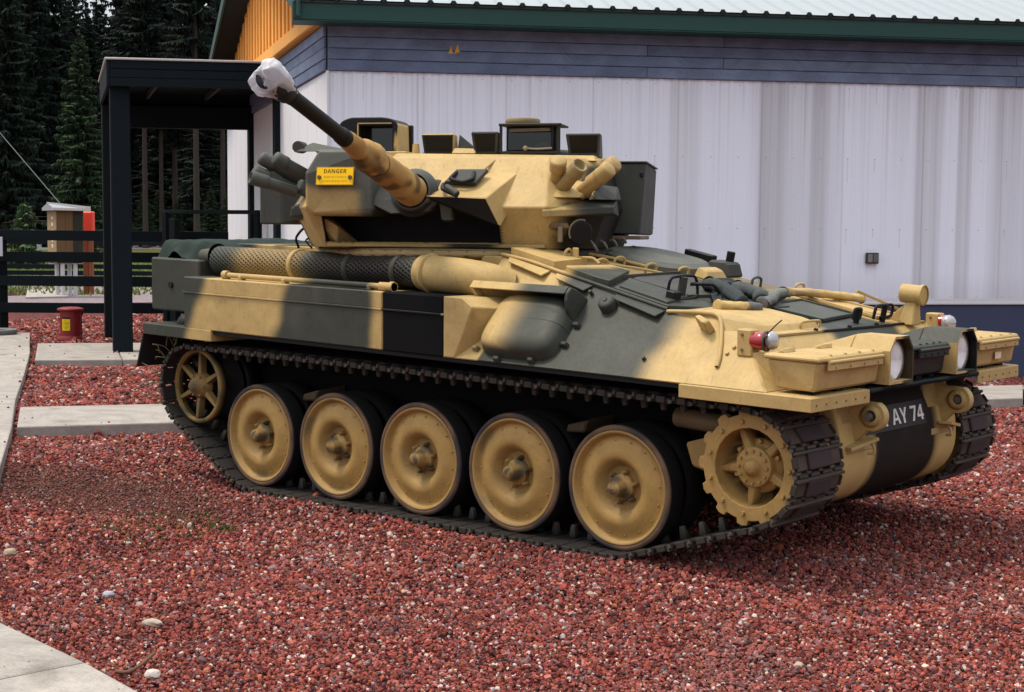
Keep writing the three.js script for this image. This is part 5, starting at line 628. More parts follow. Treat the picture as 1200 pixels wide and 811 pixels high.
// ------------------------------------------------------------------ the building (local x along its front, z out of it, corner at the origin)
{
  const b = thing('metal_building', 'white ribbed metal building with blue grey band and green trimmed metal roof', 'building', [-5.71, 0, -3.517], 0.8708);
  const p = (n, g, m, par = b) => mesh(n, g, m, par);
  const LEN = 15, G = [-0.137, -0.9906], gp = (t, o = 0) => [G[0] * t + G[1] * o, G[1] * t - G[0] * o];   // along the gable wall, o out of it
  // weathered sheet: rain streaks that belong to the wall
  const stain = canvasTex(2048, 512, (c, w, h) => {
    c.fillStyle = '#eef0f8'; c.fillRect(0, 0, w, h); const S = w / LEN;
    const streak = (s0, s1, col, a) => { const g = c.createLinearGradient(s0 * S, 0, s1 * S, 0); g.addColorStop(0, `rgba(${col},0)`); g.addColorStop(0.12, `rgba(${col},${a})`); g.addColorStop(0.55, `rgba(${col},${a * 0.55})`); g.addColorStop(0.75, `rgba(${col},${a * 0.9})`); g.addColorStop(1, `rgba(${col},0)`); c.fillStyle = g; c.fillRect(s0 * S, 0, (s1 - s0) * S, h); };
    streak(4.55, 5.6, '120,114,108', 0.2); streak(4.6, 4.95, '110,104,98', 0.16); streak(5.2, 5.4, '104,98,94', 0.14); streak(6.4, 6.75, '120,114,110', 0.26); streak(6.9, 7.1, '118,112,108', 0.26); streak(7.25, 8.3, '120,116,112', 0.18); streak(3.6, 4.0, '150,145,140', 0.2); streak(9, 10.5, '120,116,112', 0.26);
    for (let i = 0; i < 700; i++) { const s = rnd() * LEN, l = (0.2 + rnd() * 0.8) * h, a = 0.02 + rnd() * 0.075, d = s > 4.4 ? 1 : 0.6; const g = c.createLinearGradient(0, 0, 0, l); g.addColorStop(0, `rgba(105,98,92,${a * d})`); g.addColorStop(1, 'rgba(105,98,92,0)'); c.fillStyle = g; c.fillRect(s * S, 0, 1 + rnd() * 4, l); }
    for (let i = 0; i < 110; i++) { c.fillStyle = `rgba(235,232,240,${rnd() * 0.18})`; c.fillRect(rnd() * w, 0, 1 + rnd() * 6, h); }
    for (const y of [0.02, 0.34, 0.66, 0.97]) for (let s = 0.05; s < LEN; s += 0.31) { c.fillStyle = 'rgba(90,84,84,0.55)'; c.fillRect(s * S, y * h, 1.6, 1.8); if (rnd() < 0.3) { c.fillStyle = 'rgba(110,90,80,0.16)'; c.fillRect(s * S, y * h, 1.4, 10 + rnd() * 50); } } for (let s = 0.93; s < LEN; s += 0.93) { c.fillStyle = 'rgba(95,92,98,0.16)'; c.fillRect(s * S - 1, 0, 1.6, h); }
    for (let i = 0; i < 260; i++) { c.fillStyle = `rgba(80,70,66,${0.1 + rnd() * 0.3})`; c.fillRect(rnd() * w, h * (0.25 + rnd() * 0.75), 1.2, 1.2); }
    const g = c.createLinearGradient(0, h * 0.86, 0, h); g.addColorStop(0, 'rgba(130,116,110,0)'); g.addColorStop(1, 'rgba(130,116,110,0.16)'); c.fillStyle = g; c.fillRect(0, h * 0.86, w, h * 0.14);
  });
  const white = M([0.93, 0.95, 1.0], 0.7, { map: stain }), plainWhite = M([0.72, 0.735, 0.77], 0.65);
  const Y0 = 0.85, Y1 = 3.24, Y2 = 3.7;
  const rib = (x0, x1, y0, y1, m, par, cap) => { // ribbed sheet: shallow trapezoid ribs every 0.155 m
    const pr = [], st = 0.155; for (let x = x0; x < x1 - 1e-3; x += st) { pr.push([x, 0.0], [x + 0.088, 0.0], [x + 0.102, 0.0065], [x + 0.134, 0.0065], [x + 0.148, 0.0]); } pr.push([x1, 0]);
    const pos = [], uv = [], idx = []; pr.forEach(([x, z]) => { x = Math.min(x, x1); pos.push(x, y0, z, x, y1, z); uv.push(x / LEN, (y0 - Y0) / (Y1 - Y0), x / LEN, (y1 - Y0) / (Y1 - Y0)); });
    for (let i = 0; i < pr.length - 1; i++) { const q = i * 2; idx.push(q, q + 2, q + 1, q + 1, q + 2, q + 3); }
    const g = new THREE.BufferGeometry(); g.setAttribute('position', new THREE.Float32BufferAttribute(pos, 3)); g.setAttribute('uv', new THREE.Float32BufferAttribute(uv, 2)); g.setIndex(idx); const q = g.toNonIndexed(); q.computeVertexNormals(); return p('siding_panel', q, m, par);
  };
  const wall = new THREE.Group(); wall.name = 'wall'; b.add(wall);
  p('wall_core', [plainBox(0.0, LEN, 0, 3.95, -0.16, -0.012)], M([0.3, 0.3, 0.32], 0.9), wall);
  for (let x = 0, k = 0; x < LEN - 0.1; x += 0.93, k++) { const o = rib(x + 0.002, Math.min(LEN, x + 0.932), Y0, Y1, white, wall); o.position.z = k % 2 ? 0.0015 : 0; }
  const base = M(lin(66, 72, 96), 0.8, { bumpMap: rep(grainTex, 3), bumpScale: 0.003 });
  p('plinth', boxUV(flat(plainBox(0.0, LEN, -0.05, Y0 - 0.02, -0.1, 0.012))), base, wall);
  p('drip_flashing', [bar([0, Y0 - 0.004, 0.022], [LEN, Y0 - 0.004, 0.022], 0.03, 0.022), plainBox(0, LEN, Y0 + 0.006, Y0 + 0.05, 0.017, 0.02)], M([0.62, 0.6, 0.62], 0.6), wall);
  const blue = [0, 1, 2, 3].map((i) => M(lin(116 + i * 4, 130 + i * 4, 160 + i * 3), 0.75, { map: noiseTex(128, (u, v) => { const a = 0.88 + 0.12 * tile(u, v, 6, i) + 0.08 * tile(u * 1, v, 60, i + 4); return [a, a, a]; }, true), bumpMap: rep(grainTex, 2), bumpScale: 0.004 }));
  const bh = (Y2 - Y1) / 4;
  for (let r = 0; r < 4; r++) for (let x = 0, k = 0; x < LEN; k++) { const L = Math.min(LEN - x, k || r % 2 ? 4.2 : 3.36); p('plank', boxUV(flat(box(x + 0.002, x + L - 0.002, Y1 + r * bh + 0.003, Y1 + (r + 1) * bh - 0.003, 0.016, 0.036 + (r % 2) * 0.004, 0.004)), 0.8), blue[(r + k * 2) % 4], wall); x += L; }
  p('paint_chip', [hull([[1.24, 3.44, 0.04], [1.27, 3.53, 0.04], [1.29, 3.44, 0.04], [1.25, 3.44, 0.044], [1.27, 3.5, 0.044]], 0)], M(lin(214, 160, 70), 0.7), wall);
  p('paint_chip', [hull([[1.3, 3.44, 0.04], [1.34, 3.55, 0.04], [1.36, 3.46, 0.04], [1.31, 3.45, 0.044], [1.34, 3.52, 0.044]], 0)], M(lin(214, 160, 70), 0.7), wall);
  const ob = p('outlet_box', box(5.86, 6.0, 1.285, 1.405, 0.014, 0.06, 0.006), M(lin(60, 56, 56), 0.6), wall);
  p('outlet_cover', box(5.87, 5.925, 1.3, 1.39, 0.06, 0.068, 0.004), M(lin(120, 116, 114), 0.5), ob); p('outlet_cover', box(5.935, 5.99, 1.3, 1.39, 0.06, 0.068, 0.004), M(lin(96, 92, 90), 0.5), ob);
  // eaves: green fascia, soffit, ribbed roof
  const greenTrim = M(lin(22, 66, 60), 0.5);
  p('fascia', [box(-0.36, LEN, 3.70, 3.885, 0.33, 0.36, 0.008), box(-0.36, LEN, 3.69, 3.70, 0.02, 0.36, 0.003)], greenTrim);
  p('soffit', plainBox(-0.34, LEN, 3.702, 3.716, 0.0, 0.33), M([0.03, 0.035, 0.04], 0.9));
  const sl = 0.34, rf = new THREE.Group(); rf.name = 'roof'; b.add(rf);
  const roofM = M([0.33, 0.37, 0.39], 0.55, { metalness: 0.15, bumpMap: rep(grainTex, 1), bumpScale: 0.001 });
  const zr = -4.5, ribM = M([0.02, 0.03, 0.03], 0.8);
  for (let x = -0.36, k = 0; x < LEN; x += 0.705, k++) { // sheets up the slope, three ribs each
    const pr = []; for (let i = 0; i < 3; i++) { const a = x + i * 0.235; pr.push([a, 0], [a + 0.165, 0], [a + 0.185, 0.028], [a + 0.215, 0.028], [a + 0.235, 0]); }
    const pos = [], idx = []; pr.forEach(([a, h]) => pos.push(a, 3.9 + h, 0.4, a + G[0] * -0.0, 3.9 + h + sl * (0.4 - zr), zr)); for (let i = 0; i < pr.length - 1; i++) { const q = i * 2; idx.push(q, q + 2, q + 1, q + 1, q + 2, q + 3); }
    const g = new THREE.BufferGeometry(); g.setAttribute('position', new THREE.Float32BufferAttribute(pos, 3)); g.setAttribute('uv', new THREE.Float32BufferAttribute(new Float32Array(pos.length / 3 * 2), 2)); g.setIndex(idx); const q = g.toNonIndexed(); q.computeVertexNormals(); p('roof_sheet', boxUV(q), roofM, rf);
    for (let i = 0; i < 3; i++) p('rib_end', plainBox(x + i * 0.235 + 0.18, x + i * 0.235 + 0.22, 3.885, 3.925, 0.355, 0.402), ribM, rf);
  }
  { const g = new THREE.PlaneGeometry(LEN + 0.4, 5.3).rotateX(-Math.PI / 2); const q = g.attributes.position; for (let i = 0; i < 4; i++) { const z = q.getZ(i) - 7.1; q.setXYZ(i, q.getX(i) + LEN / 2 - 0.16, 3.9 + sl * (z + 9.4) , z); } p('roof_sheet', boxUV(g), roofM, rf);
    p('roof_underlay', [hull([[-0.33, 3.87, 0.38], [LEN, 3.87, 0.38], [-0.33, 3.87 + sl * 4.88, zr], [LEN, 3.87 + sl * 4.88, zr], [-0.33, 3.89, 0.38], [LEN, 3.89, 0.38], [-0.33, 3.89 + sl * 4.88, zr], [LEN, 3.89 + sl * 4.88, zr]], 0)], M([0.05, 0.06, 0.06], 0.9), rf); }
  // gable wall, running back from the corner
  const gw = new THREE.Group(); gw.name = 'gable_wall'; b.add(gw);
  const gbox = (t0, t1, y0, y1, o0, o1, bb = 0.004) => { const P = []; for (const t of [t0, t1]) for (const o of [o0, o1]) { const [x, z] = gp(t, o); P.push([x, y0, z], [x, y1, z]); } return hull(P, bb); };
  const T1 = 9.3;
  p('wall_core', gbox(0.02, T1, 0, 3.8, -0.2, -0.015, 0), M([0.3, 0.3, 0.32], 0.9), gw);
  p('plinth', gbox(0.02, T1, -0.05, Y0, -0.05, 0.012), base, gw);
  for (let t = 0.0; t < T1 - 0.05; t += 0.62) p('siding_panel', gbox(t + 0.006, Math.min(T1, t + 0.614), Y0, Y1, -0.012, 0.008, 0.006), plainWhite, gw);
  p('corner_trim', [gbox(-0.03, 0.05, Y0, Y1, -0.01, 0.014, 0.003)], plainWhite, gw);
  for (let r = 0; r < 4; r++) for (let t = 0, k = 0; t < T1; k++) { const L = Math.min(T1 - t, 3.7 - (r % 2) * 0.9 * (k ? 0 : 1)); p('plank', boxUV(flat(gbox(t + 0.002, t + L - 0.002, Y1 + r * bh + 0.003, Y1 + (r + 1) * bh - 0.003, 0.01, 0.036 + (r % 2) * 0.006, 0.005))), blue[(r * 2 + k + 1) % 4], gw); t += L; }
  const pine = [0, 1, 2].map((i) => M([lin(226, 164, 82), lin(234, 176, 96), lin(218, 154, 74)][i], 0.6, { bumpMap: rep(grainTex, 3), bumpScale: 0.002 }));
  p('timber_beam', [gbox(-0.1, T1, 3.72, 3.87, 0.0, 0.12, 0.012)], pine[0], gw); p('timber_beam', [gbox(-0.1, T1, 3.875, 3.93, 0.0, 0.06, 0.008)], pine[2], gw);
  const peak = 4.6; let bi = 0;
  for (let t = 0.05; t < T1 - 0.2; t += 0.31, bi++) { const tt = t + 0.155, top = 3.9 + sl * Math.min(tt, 2 * peak - tt) ; if (top > 3.97) { p('board', gbox(t + 0.008, Math.min(T1, t + 0.302), 3.93, Math.max(3.98, top), -0.02, 0.012, 0.006), pine[bi % 3], gw); p('batten', gbox(t - 0.028, t + 0.028, 3.93, Math.max(3.97, top - 0.08), 0.013, 0.036, 0.004), pine[(bi + 1) % 3], gw); } }
  // verge boards and the underside of the roof where it oversails the gable
  const verge = (ta, ya, tb, yb, o0, o1, h) => { const P = []; for (const [t, y] of [[ta, ya], [tb, yb]]) for (const o of [o0, o1]) { const [x, z] = gp(t, o); P.push([x, y, z], [x, y + h, z]); } return hull(P, 0.003); };
  p('verge_board', verge(-0.4, 3.72, peak, 3.72 + sl * (peak + 0.4), 0.34, 0.37, 0.17), greenTrim); p('verge_board', verge(peak, 3.72 + sl * (peak + 0.4), 2 * peak + 0.5, 3.68, 0.34, 0.37, 0.17), greenTrim);
  p('verge_soffit', [verge(-0.3, 3.8, peak, 3.8 + sl * (peak + 0.3), 0.0, 0.34, 0.02), verge(peak, 3.8 + sl * (peak + 0.3), 2 * peak + 0.5, 3.76, 0.0, 0.34, 0.02)], M([0.02, 0.026, 0.026], 0.9));
  p('back_wall', [plainBox(-1.2, LEN, 0, 3.9, -9.4, -9.2)], M([0.3, 0.3, 0.32], 0.9)); p('end_wall', [plainBox(LEN, LEN + 0.1, 0, 3.9, -9.4, 0)], M([0.3, 0.3, 0.32], 0.9));

  // ---- open porch against the gable
  const e = [0.6442, -0.7649], g = [-0.846, -0.533], O = [-9.83, -3.75], Q = (s, t) => [O[0] + e[0] * s + g[0] * t, O[1] + e[1] * s + g[1] * t];
  const po = thing('entrance_porch', 'dark green timber porch frame with flat roof standing against the gable wall', 'porch', [O[0], 0, O[1]]);
  const pb = (s0, s1, t0, t1, y0, y1, bb = 0.008) => { const P = []; for (const s of [s0, s1]) for (const t of [t0, t1]) { const [x, z] = Q(s, t); P.push([x - O[0], y0, z - O[1]], [x - O[0], y1, z - O[1]]); } return hull(P, bb); };
  const dk = M(lin(17, 26, 32), 0.75, { specularIntensity: 0.25, bumpMap: rep(grainTex, 3), bumpScale: 0.003 }), dk2 = M(lin(11, 17, 21), 0.8), pg = (n, x, m = dk) => mesh(n, x, m, po), W = 2.22, D = 2.84;
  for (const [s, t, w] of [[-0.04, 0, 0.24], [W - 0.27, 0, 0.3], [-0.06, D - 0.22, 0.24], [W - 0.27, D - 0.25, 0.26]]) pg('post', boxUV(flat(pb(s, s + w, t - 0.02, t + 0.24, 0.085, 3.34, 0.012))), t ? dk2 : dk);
  for (const k of [0, 1, 2]) pg('fascia_board', boxUV(flat(pb(-0.04, W + 0.1, -0.16, -0.12, 3.33 + k * 0.105, 3.43 + k * 0.105, 0.006))), dk);
  pg('fascia_board', pb(-0.08, -0.04, -0.16, D - 0.1, 3.33, 3.64)); pg('fascia_board', pb(W + 0.06, W + 0.1, -0.11, D - 0.1, 3.33, 3.64)); pg('fascia_board', pb(-0.04, W + 0.1, D - 0.1, D - 0.06, 3.33, 3.64));
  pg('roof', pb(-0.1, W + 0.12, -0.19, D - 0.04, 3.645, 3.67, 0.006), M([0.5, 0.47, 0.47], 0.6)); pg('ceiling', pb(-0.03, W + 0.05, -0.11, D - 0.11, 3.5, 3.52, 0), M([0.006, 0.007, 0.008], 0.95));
  for (const s of [0.55, 1.35]) pg('rafter', pb(s, s + 0.04, -0.1, D - 0.12, 3.42, 3.495, 0.004), M([0.04, 0.044, 0.045], 0.8));
  pg('beam', pb(0.16, W - 0.27, D - 0.2, D - 0.06, 3.02, 3.33), dk2);
}
// ------------------------------------------------------------------ fences, bin, sign, kiosk
const dkTimber = [0, 1].map((i) => M(lin(15 + i * 3, 23 + i * 3, 27 + i * 3), 0.8, { specularIntensity: 0.25, bumpMap: rep(grainTex, 2), bumpScale: 0.004 }));
function railFence(lab, a, b, ys, h, ps, top, pw, col = dkTimber) {
  const f = thing('rail_fence', lab, 'fence', [a.x, 0, a.z]), d = V(b.x - a.x, 0, b.z - a.z);
  ys.forEach((y, i) => { const parts = Math.max(1, Math.round(d.length() / 5)); for (let k = 0; k < parts; k++) mesh('rail', boxUV(flat(bar([d.x * (k + 0.001) / parts, y + 0.01 * (i % 2), d.z * (k + 0.001) / parts], [d.x * (k + 0.999) / parts, y, d.z * (k + 0.999) / parts], 0.045, h))), col[(i + k) % 2], f); });
  for (const t of ps) mesh('post', box(d.x * t - pw / 2, d.x * t + pw / 2, -0.1, top, d.z * t - pw / 2 - 0.09, d.z * t + pw / 2 - 0.09, 0.01), col[0], f);
  return f;
}
railFence('dark green four rail fence running behind the porch and red bin', at(-70, 300, 21.6), at(268, 300, 21.6), [0.44, 0.83, 1.19, 1.5], 0.15, [0.02, 0.19, 0.585, 0.85], 1.58, 0.14);
railFence('distant dark green rail fence on the grass behind the kiosk', at(-90, 300, 42), at(262, 300, 42), [0.34, 0.52, 1.22], 0.13, [0.0, 0.2, 0.45, 0.62, 0.8, 1], 1.3, 0.13);
railFence('weathered grey rail fence far across the grass', at(26, 288, 62), at(58, 288, 62), [0.75, 1.0], 0.1, [0.02, 0.55, 0.98], 1.05, 0.15, [M([0.42, 0.42, 0.4], 0.9), M([0.36, 0.36, 0.35], 0.9)]);
{ const a = at(190, 247, 21.2), b_ = at(306, 247, 19.4), f = thing('handrail', 'thin dark handrail on two posts running to the white gable wall', 'handrail', [a.x, 0, a.z]), d = V(b_.x - a.x, 0, b_.z - a.z), y = 1.86;
  mesh('rail', bar([0, y, 0], [d.x, y - 0.02, d.z], 0.05, 0.055), dkTimber[0], f); mesh('post', bar([d.x * 0.05, 0, d.z * 0.05], [d.x * 0.05, y, d.z * 0.05], 0.1, 0.1), dkTimber[0], f); mesh('post', bar([d.x * 0.135, 0, d.z * 0.135], [d.x * 0.135, y - 0.1, d.z * 0.135], 0.14, 0.1), dkTimber[1], f); mesh('post', bar([d.x * 0.97, 0, d.z * 0.97], [d.x * 0.97, y, d.z * 0.97], 0.08, 0.08), dkTimber[1], f); }
{ // red oily waste can
  const p = atH(83, 400, 0.0), c = thing('waste_can', 'red metal waste can with yellow label standing by the fence', 'bin', [p.x, 0.012, p.z], 0.9);
  const red = M([0.2, 0.012, 0.014], 0.45), r = 0.165;
  mesh('body', [lathe([[0, 0], [r, 0], [r + 0.012, 0.004], [r + 0.012, 0.03], [r, 0.036], [r, 0.07], [r - 0.02, 0.075], [r - 0.02, 0.42], [r - 0.012, 0.425]], [0, 0, 0], [0, 1, 0], 48)], red, c);
  mesh('lid', [lathe([[r - 0.01, 0.425], [r + 0.016, 0.428], [r + 0.018, 0.455], [r + 0.008, 0.462], [r * 0.7, 0.478], [0, 0.485]], [0, 0, 0], [0, 1, 0], 48)], M([0.23, 0.02, 0.02], 0.4), c);
  mesh('lid_hinge', [bar([0.1, 0.4, -0.15], [0.16, 0.4, -0.1], 0.02, 0.09), bar([0.14, 0.02, -0.09], [0.14, 0.42, -0.09], 0.02, 0.02)], red, c);
  const t = canvasTex(128, 160, (k, w, h) => { k.fillStyle = '#e2c81e'; k.fillRect(0, 0, w, h); k.fillStyle = '#221c10'; k.fillRect(0, 0, w, 22); k.fillStyle = '#7d6c14'; for (let i = 0; i < 7; i++) k.fillRect(14, 40 + i * 16, 60 + ((i * 37) % 40), 5); });
  const g = new THREE.CylinderGeometry(r - 0.017, r - 0.017, 0.19, 14, 1, true, -0.75, 0.8).translate(0, 0.245, 0); mesh('label', g, M(0xffffff, 0.6, { map: t }), c);
}
{ const p = atH(-6, 399, 0), o = thing('planter', 'low round grey concrete planter at the left edge by the fence', 'planter', [p.x, 0, p.z]); mesh('bowl', lathe([[0.2, 0], [0.27, 0.02], [0.31, 0.13], [0.315, 0.16], [0.28, 0.165], [0.26, 0.12], [0, 0.11]], [0, 0, 0], [0, 1, 0], 40), M([0.16, 0.17, 0.17], 0.9), o); mesh('soil', lathe([[0.265, 0.135], [0.15, 0.15], [0, 0.155]], [0, 0, 0], [0, 1, 0], 24), M([0.05, 0.03, 0.02], 1), o); }
{ const p = at(-5, 289, 21.4); tag(mesh('notice_board', [box(p.x - 0.1, p.x + 0.1, p.y - 0.14, p.y + 0.14, p.z - 0.01, p.z + 0.012, 0.004)].map((g) => g.translate(-p.x, 0, -p.z).rotateY(0.75).translate(p.x, 0, p.z)), M([0.5, 0.52, 0.58], 0.7)), 'white notice board on the fence at the left edge', 'sign'); }
{ // wooden box on white pipes with a shallow roof
  const p = atH(78, 348, 0), k = thing('timber_kiosk', 'weathered brown timber box with grey roof raised on white pipes', 'kiosk', [p.x, 0, p.z], 0.709 + 0.62);
  const ply = [M(lin(104, 82, 56), 0.85, { bumpMap: rep(grainTex, 3), bumpScale: 0.004 }), M(lin(150, 128, 98), 0.85, { bumpMap: rep(grainTex, 3), bumpScale: 0.004 }), M(lin(52, 50, 42), 0.85)];
  const panels = (n, x0, x1, z0, z1, m, alongX) => { const N = 3; for (let i = 0; i < N; i++) mesh(n, alongX ? box(x0 + (x1 - x0) * i / N + 0.002, x0 + (x1 - x0) * (i + 1) / N - 0.002, 0.82, 2.02, z0, z1, 0.004) : box(x0, x1, 0.82, 2.02, z0 + (z1 - z0) * i / N + 0.002, z0 + (z1 - z0) * (i + 1) / N - 0.002, 0.004), m, k); };
  panels('plank', -0.3, 0.3, 0.27, 0.3, ply[0], true); panels('plank', -0.3, 0.3, -0.3, -0.27, ply[0], true); panels('plank', -0.33, -0.302, -0.3, 0.3, ply[1], false); panels('plank', 0.302, 0.33, -0.3, 0.3, ply[0], false);
  mesh('floor', plainBox(-0.3, 0.3, 0.8, 0.819, -0.27, 0.27), ply[2], k);
  mesh('dark_panel', box(0.08, 0.3, 0.82, 2.0, 0.302, 0.32, 0.004), ply[2], k);
  mesh('roof', [hull([[-0.42, 2.02, -0.4], [-0.42, 2.02, 0.4], [0.45, 2.02, -0.4], [0.45, 2.02, 0.4], [-0.42, 2.2, 0.0], [-0.42, 2.09, -0.4], [-0.42, 2.09, 0.4], [0.45, 2.07, 0.4], [0.45, 2.07, -0.4], [0.45, 2.1, 0]], 0.006)], M([0.3, 0.31, 0.34], 0.8), k);
  mesh('roof_trim', [bar([-0.44, 2.06, 0.42], [0.46, 2.05, 0.42], 0.02, 0.06), bar([-0.44, 2.2, 0.02], [0.46, 2.1, 0.42], 0.03, 0.04)], M([0.55, 0.53, 0.5], 0.8), k);
  for (const [x, z] of [[-0.15, 0.2], [0.15, 0.2], [-0.15, -0.2], [0.15, -0.2]]) mesh('pipe', cyl([x, 0, z], [x, 0.8, z], 0.05, 0.05, 16), M([0.5, 0.5, 0.52], 0.6), k);
  for (const [y, h] of [[1.85, 0.06], [1.7, 0.08], [1.52, 0.1], [1.34, 0.1], [1.2, 0.08]]) mesh('letter_plate', box(-0.338, -0.331, y - h / 2, y + h / 2, 0.02, 0.12, 0.002), M([0.6, 0.58, 0.52], 0.8), k);
  const r = atH(105, 345, 0), q = thing('red_call_box', 'bright red metal box mounted on a reddish timber post beside the kiosk', 'box', [r.x, 0, r.z], 0.709); const pm = M(lin(120, 66, 46), 0.85);
  mesh('post', box(-0.13, -0.01, 0, 1.6, -0.06, 0.06), pm, q); mesh('post', box(0.0, 0.1, 0, 1.5, -0.06, 0.06), M(lin(134, 78, 54), 0.85), q); mesh('box', [box(-0.14, 0.13, 1.5, 2.03, -0.12, 0.14, 0.03)], M([0.72, 0.05, 0.018], 0.5), q); mesh('door', box(-0.12, 0.11, 1.53, 1.99, 0.14, 0.15, 0.006), M([0.66, 0.045, 0.016], 0.5), q);
  const c0 = at(70, 238, 34.6), c1 = at(-90, 45, 36); tag(mesh('guy_wire', tube([[c0.x, c0.y, c0.z], [(c0.x + c1.x) / 2, (c0.y + c1.y) / 2 - 0.05, (c0.z + c1.z) / 2], [c1.x, c1.y, c1.z]], 0.011, 20, 6), M([0.16, 0.17, 0.17], 0.6)), 'slanting wire running up from the roof of the kiosk', 'wire');
}
// ------------------------------------------------------------------ far ground: gravel drive, pad, grass, road
{
  const L = (pts, y) => pts.map(([a, b]) => { const p = atH(a, b, y); return [p.x, p.z]; });
  const road = noiseTex(256, (u, v) => { const a = tile(u, v, 60), b = tile(u, v, 9, 3); return [0.62 + 0.16 * a + 0.08 * b, 0.57 + 0.16 * a + 0.06 * b, 0.58 + 0.16 * a + 0.06 * b]; }, true);
  const sheet = (n, pts, y, m, s = 0.5) => kind(mesh(n, boxUV(new THREE.ShapeGeometry(new THREE.Shape(pts.map(([x, z]) => new THREE.Vector2(x, -z)))).rotateX(-Math.PI / 2).translate(0, y, 0), s), m), 'structure');
  const gm = M([0.62, 0.6, 0.62], 0.95, { map: road, bumpMap: rep(grainTex, 2), bumpScale: 0.01 });
  sheet('drive', L([[-300, 359], [700, 350], [700, 330], [-300, 333]], 0.0), 0.004, gm, 1);
  kind(mesh('concrete_pad', boxUV(slabGeo(L([[30, 348], [80, 347], [62, 339], [32, 339.5]], 0.05), 0.0, 0.05, 0.008), 0.5), concrete[1]), 'structure');
  sheet('red_bed', L([[4, 347], [40, 346], [31, 339], [4, 339]], 0.0), 0.012, M([0.16, 0.05, 0.045], 0.95, { map: groundTex }));
  const grassM = M([0.12, 0.14, 0.04], 0.95, { map: noiseTex(256, (u, v) => { const a = 0.75 + 0.2 * tile(u, v, 14) + 0.15 * tile(u, v, 70, 5); return [a, a * 0.98, a * 0.8]; }, true), bumpMap: rep(grainTex, 2), bumpScale: 0.03 });
  sheet('lawn', L([[-300, 327], [700, 325], [700, 277.5], [-300, 275]], 0.0), 0.008, grassM, 0.4);
  sheet('road', L([[90, 291.5], [700, 296], [700, 284], [90, 281.5]], 0.0), 0.016, M([0.5, 0.48, 0.49], 0.95, { map: road }), 0.3);
  const bl = []; const g0 = new THREE.ConeGeometry(0.02, 0.14, 3).translate(0, 0.07, 0), im = new THREE.InstancedMesh(g0, M([0.11, 0.14, 0.04], 0.9), 5200), m = new THREE.Matrix4(), q = new THREE.Quaternion(), c = new THREE.Color();
  for (let i = 0; i < 5200; i++) { const d = 35 + rnd() * 50, p = at(rr(-90, 300), 300, d); q.setFromEuler(new THREE.Euler(rr(-0.5, 0.5), rr(0, 6), rr(-0.5, 0.5))); m.compose(V(p.x, 0, p.z), q, V(rr(1, 3), rr(0.4, 1.3), rr(1, 3))); im.setMatrixAt(i, m); const k = rr(0.7, 1.3); c.setRGB(k, k, k * rr(0.6, 1)); im.setColorAt(i, c); }
  im.name = nm('grass'); im.castShadow = im.receiveShadow = true; scene.add(im); tag(kind(im, 'stuff'), 'strip of mown grass beyond the drive and fences', 'grass');
}
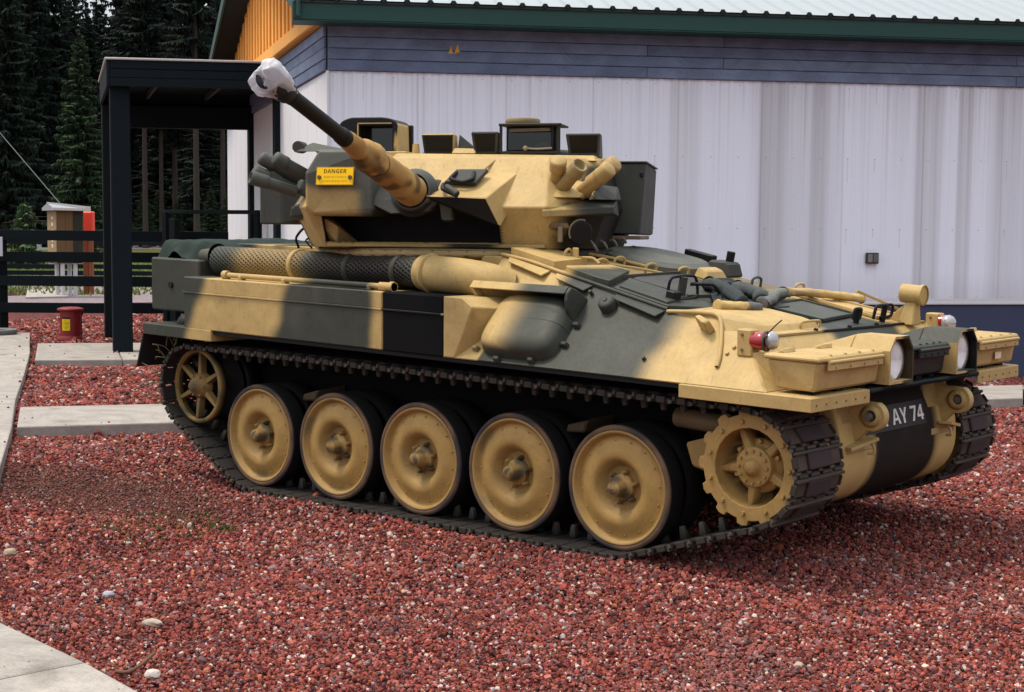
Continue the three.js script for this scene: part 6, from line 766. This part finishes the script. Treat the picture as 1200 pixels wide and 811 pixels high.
// ------------------------------------------------------------------ spruce forest
{
  const leafM = M([1, 1, 1], 0.85, { vertexColors: true, side: THREE.DoubleSide }), barkM = M([0.055, 0.046, 0.04], 0.95, { bumpMap: rep(grainTex, 2), bumpScale: 0.03 });
  function spruce(H, R, cb, dens, tone) { // height, crown radius, height of the lowest live branch
    const pos = [], colr = [], tri = (a, b, c, k) => { pos.push(...a, ...b, ...c); for (let i = 0; i < 3; i++) colr.push(...k); };
    const twig = [];
    for (let y = cb; y < H - 0.2;) {
      const f = (y - cb) / (H - cb), len = R * Math.pow(1 - f, 0.75) * (f < 0.12 ? 0.55 + f * 3.7 : 1) + 0.18, nb = Math.max(3, Math.round((5 + 2 * (1 - f)) * dens)), tw = rr(0, 6.3);
      for (let i = 0; i < nb; i++) {
        if (rnd() < 0.1) continue;
        const a = tw + i / nb * 6.283 + rr(-0.35, 0.35), L = len * rr(0.6, 1.18), y0 = y + rr(-0.35, 0.35), ca = Math.cos(a), sa = Math.sin(a), dr = rr(0.15, 0.45), n = Math.max(4, Math.round(L * 4.6)), shade = rr(0.6, 1.25);
        for (let s = 0; s < n; s++) {
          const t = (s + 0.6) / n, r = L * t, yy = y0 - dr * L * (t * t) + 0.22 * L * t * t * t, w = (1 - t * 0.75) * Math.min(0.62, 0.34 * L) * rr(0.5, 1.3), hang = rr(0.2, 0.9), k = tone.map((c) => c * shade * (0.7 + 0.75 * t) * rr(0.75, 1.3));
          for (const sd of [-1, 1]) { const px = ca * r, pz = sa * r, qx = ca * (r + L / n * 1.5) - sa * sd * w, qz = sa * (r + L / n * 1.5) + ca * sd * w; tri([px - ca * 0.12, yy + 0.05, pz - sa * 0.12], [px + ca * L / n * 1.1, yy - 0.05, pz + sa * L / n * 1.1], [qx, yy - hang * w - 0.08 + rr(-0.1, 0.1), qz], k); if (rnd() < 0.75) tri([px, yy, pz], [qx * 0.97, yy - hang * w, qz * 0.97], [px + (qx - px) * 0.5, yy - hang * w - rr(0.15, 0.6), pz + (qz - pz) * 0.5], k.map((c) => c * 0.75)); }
        }
      }
      y += rr(0.42, 0.75) * (1 - 0.4 * f);
    }
    const g = new THREE.BufferGeometry(); g.setAttribute('position', new THREE.Float32BufferAttribute(pos, 3)); g.setAttribute('color', new THREE.Float32BufferAttribute(colr, 3)); g.setAttribute('uv', new THREE.BufferAttribute(new Float32Array(pos.length / 3 * 2), 2)); g.computeVertexNormals();
    const r0 = H * 0.0075, tr = [lathe([[r0 * 1.5, -0.2], [r0 * 1.15, 0.3], [r0, H * 0.1], [r0 * 0.75, H * 0.45], [r0 * 0.35, H * 0.8], [0.02, H]], [0, 0, 0], [0, 1, 0], 10)];
    for (let i = 0; i < 26; i++) { const y = rr(1.2, Math.max(2, cb + 2)), a = rr(0, 6.3), l = rr(0.5, 1.8); tr.push(cyl([0, y, 0], [Math.cos(a) * l, y - rr(-0.1, 0.5), Math.sin(a) * l], 0.03, 0.008, 4)); }
    return [g, boxUV(merge(tr))];
  }
  const G1 = [0.016, 0.026, 0.019], G2 = [0.03, 0.05, 0.024], G3 = [0.016, 0.023, 0.019];
  const kinds = [spruce(30, 3.6, 2.5, 1, G1), spruce(33, 3.2, 9, 0.9, G3), spruce(27, 3.9, 1.5, 1.05, G1), spruce(31, 3.0, 12, 0.8, G3), spruce(22, 3.6, 0.8, 1.1, G2)];
  const bases = [];
  const put = (k, px, d, s, lab) => {
    let o = bases[k]; if (!o) { o = bases[k] = thing('spruce_tree', lab, 'tree', [0, 0, 0], 0, 'spruces along the forest edge'); mesh('crown', kinds[k][0], leafM, o); mesh('trunk', kinds[k][1], barkM, o); }
    else { o = o.clone(); o.name = nm('spruce_tree'); o.userData = { ...o.userData, label: lab }; scene.add(o); }
    const p = at(px, 300, d); o.position.set(p.x, 0, p.z); o.rotation.y = rr(0, 6.3); o.scale.setScalar(s);
  };
  for (const a of [[4, 97, 82, 0.57, 'light green bushy spruce nearest the camera, just left of the porch'], [0, 8, 118, 0.98, 'dense dark spruce at the left edge, above the slanting wire'], [2, 40, 124, 0.95, 'broad dark spruce rising directly behind the small bright sapling'], [0, 62, 128, 1.02, 'dense dark spruce rising behind the kiosk roof'], [3, 171, 122, 1, 'slender bare trunk, leftmost of those seen through the porch'], [3, 231, 118, 1.06, 'thickest pale bare trunk in the middle of the porch opening'], [3, 262, 126, 1, 'bare spruce trunk in the porch opening nearest the white gable'], [1, 152, 134, 1, 'tall dark spruce whose crown shows above the left of the porch roof'], [1, 206, 131, 1.05, 'tall spruce with dead lower branches left of the thick pale trunk'], [3, 190, 128, 0.9, 'thin spruce trunk second from the left in the porch opening']]) put(...a);
  { const s = at(30, 275, 58), o = thing('spruce_sapling', 'small bright green spruce sapling on the grass left of the kiosk', 'tree', [s.x, 0, s.z]); const [cg, tg] = spruce(2.75, 0.95, 0.15, 1.2, [0.08, 0.13, 0.05]); const q = spruce(5, 1.5, 0.3, 1.3, [0.06, 0.1, 0.045]); mesh('crown', q[0].scale(0.55, 0.55, 0.55), leafM, o); mesh('trunk', tg, barkM, o); }
  const back = new THREE.Group(); back.name = nm('forest'); scene.add(back); tag(kind(back, 'stuff'), 'dark mass of spruce forest closing the background', 'forest');
  for (const k of [0, 2]) { const im = new THREE.InstancedMesh(kinds[k][0], leafM, 110), m = new THREE.Matrix4(), q = new THREE.Quaternion(); for (let i = 0; i < 110; i++) { const p = at(rr(-330, 620), 300, rr(140, 205)); q.setFromAxisAngle(V(0, 1, 0), rr(0, 6.3)); const s = rr(0.84, 1.08); m.compose(V(p.x, 0, p.z), q, V(s, s, s)); im.setMatrixAt(i, m); } im.name = 'trees'; im.castShadow = im.receiveShadow = true; back.add(im); }
  const ug = new THREE.InstancedMesh(kinds[4][0], leafM, 160), m = new THREE.Matrix4(), q = new THREE.Quaternion(); for (let i = 0; i < 160; i++) { const p = at(rr(-200, 520), 300, rr(122, 165)); q.setFromAxisAngle(V(0, 1, 0), rr(0, 6.3)); const s = rr(0.08, 0.26); m.compose(V(p.x, -0.2, p.z), q, V(s * 1.5, s, s * 1.5)); ug.setMatrixAt(i, m); }
  ug.name = 'saplings'; ug.castShadow = ug.receiveShadow = true; back.add(ug);
}
renderer.render(scene, camera);
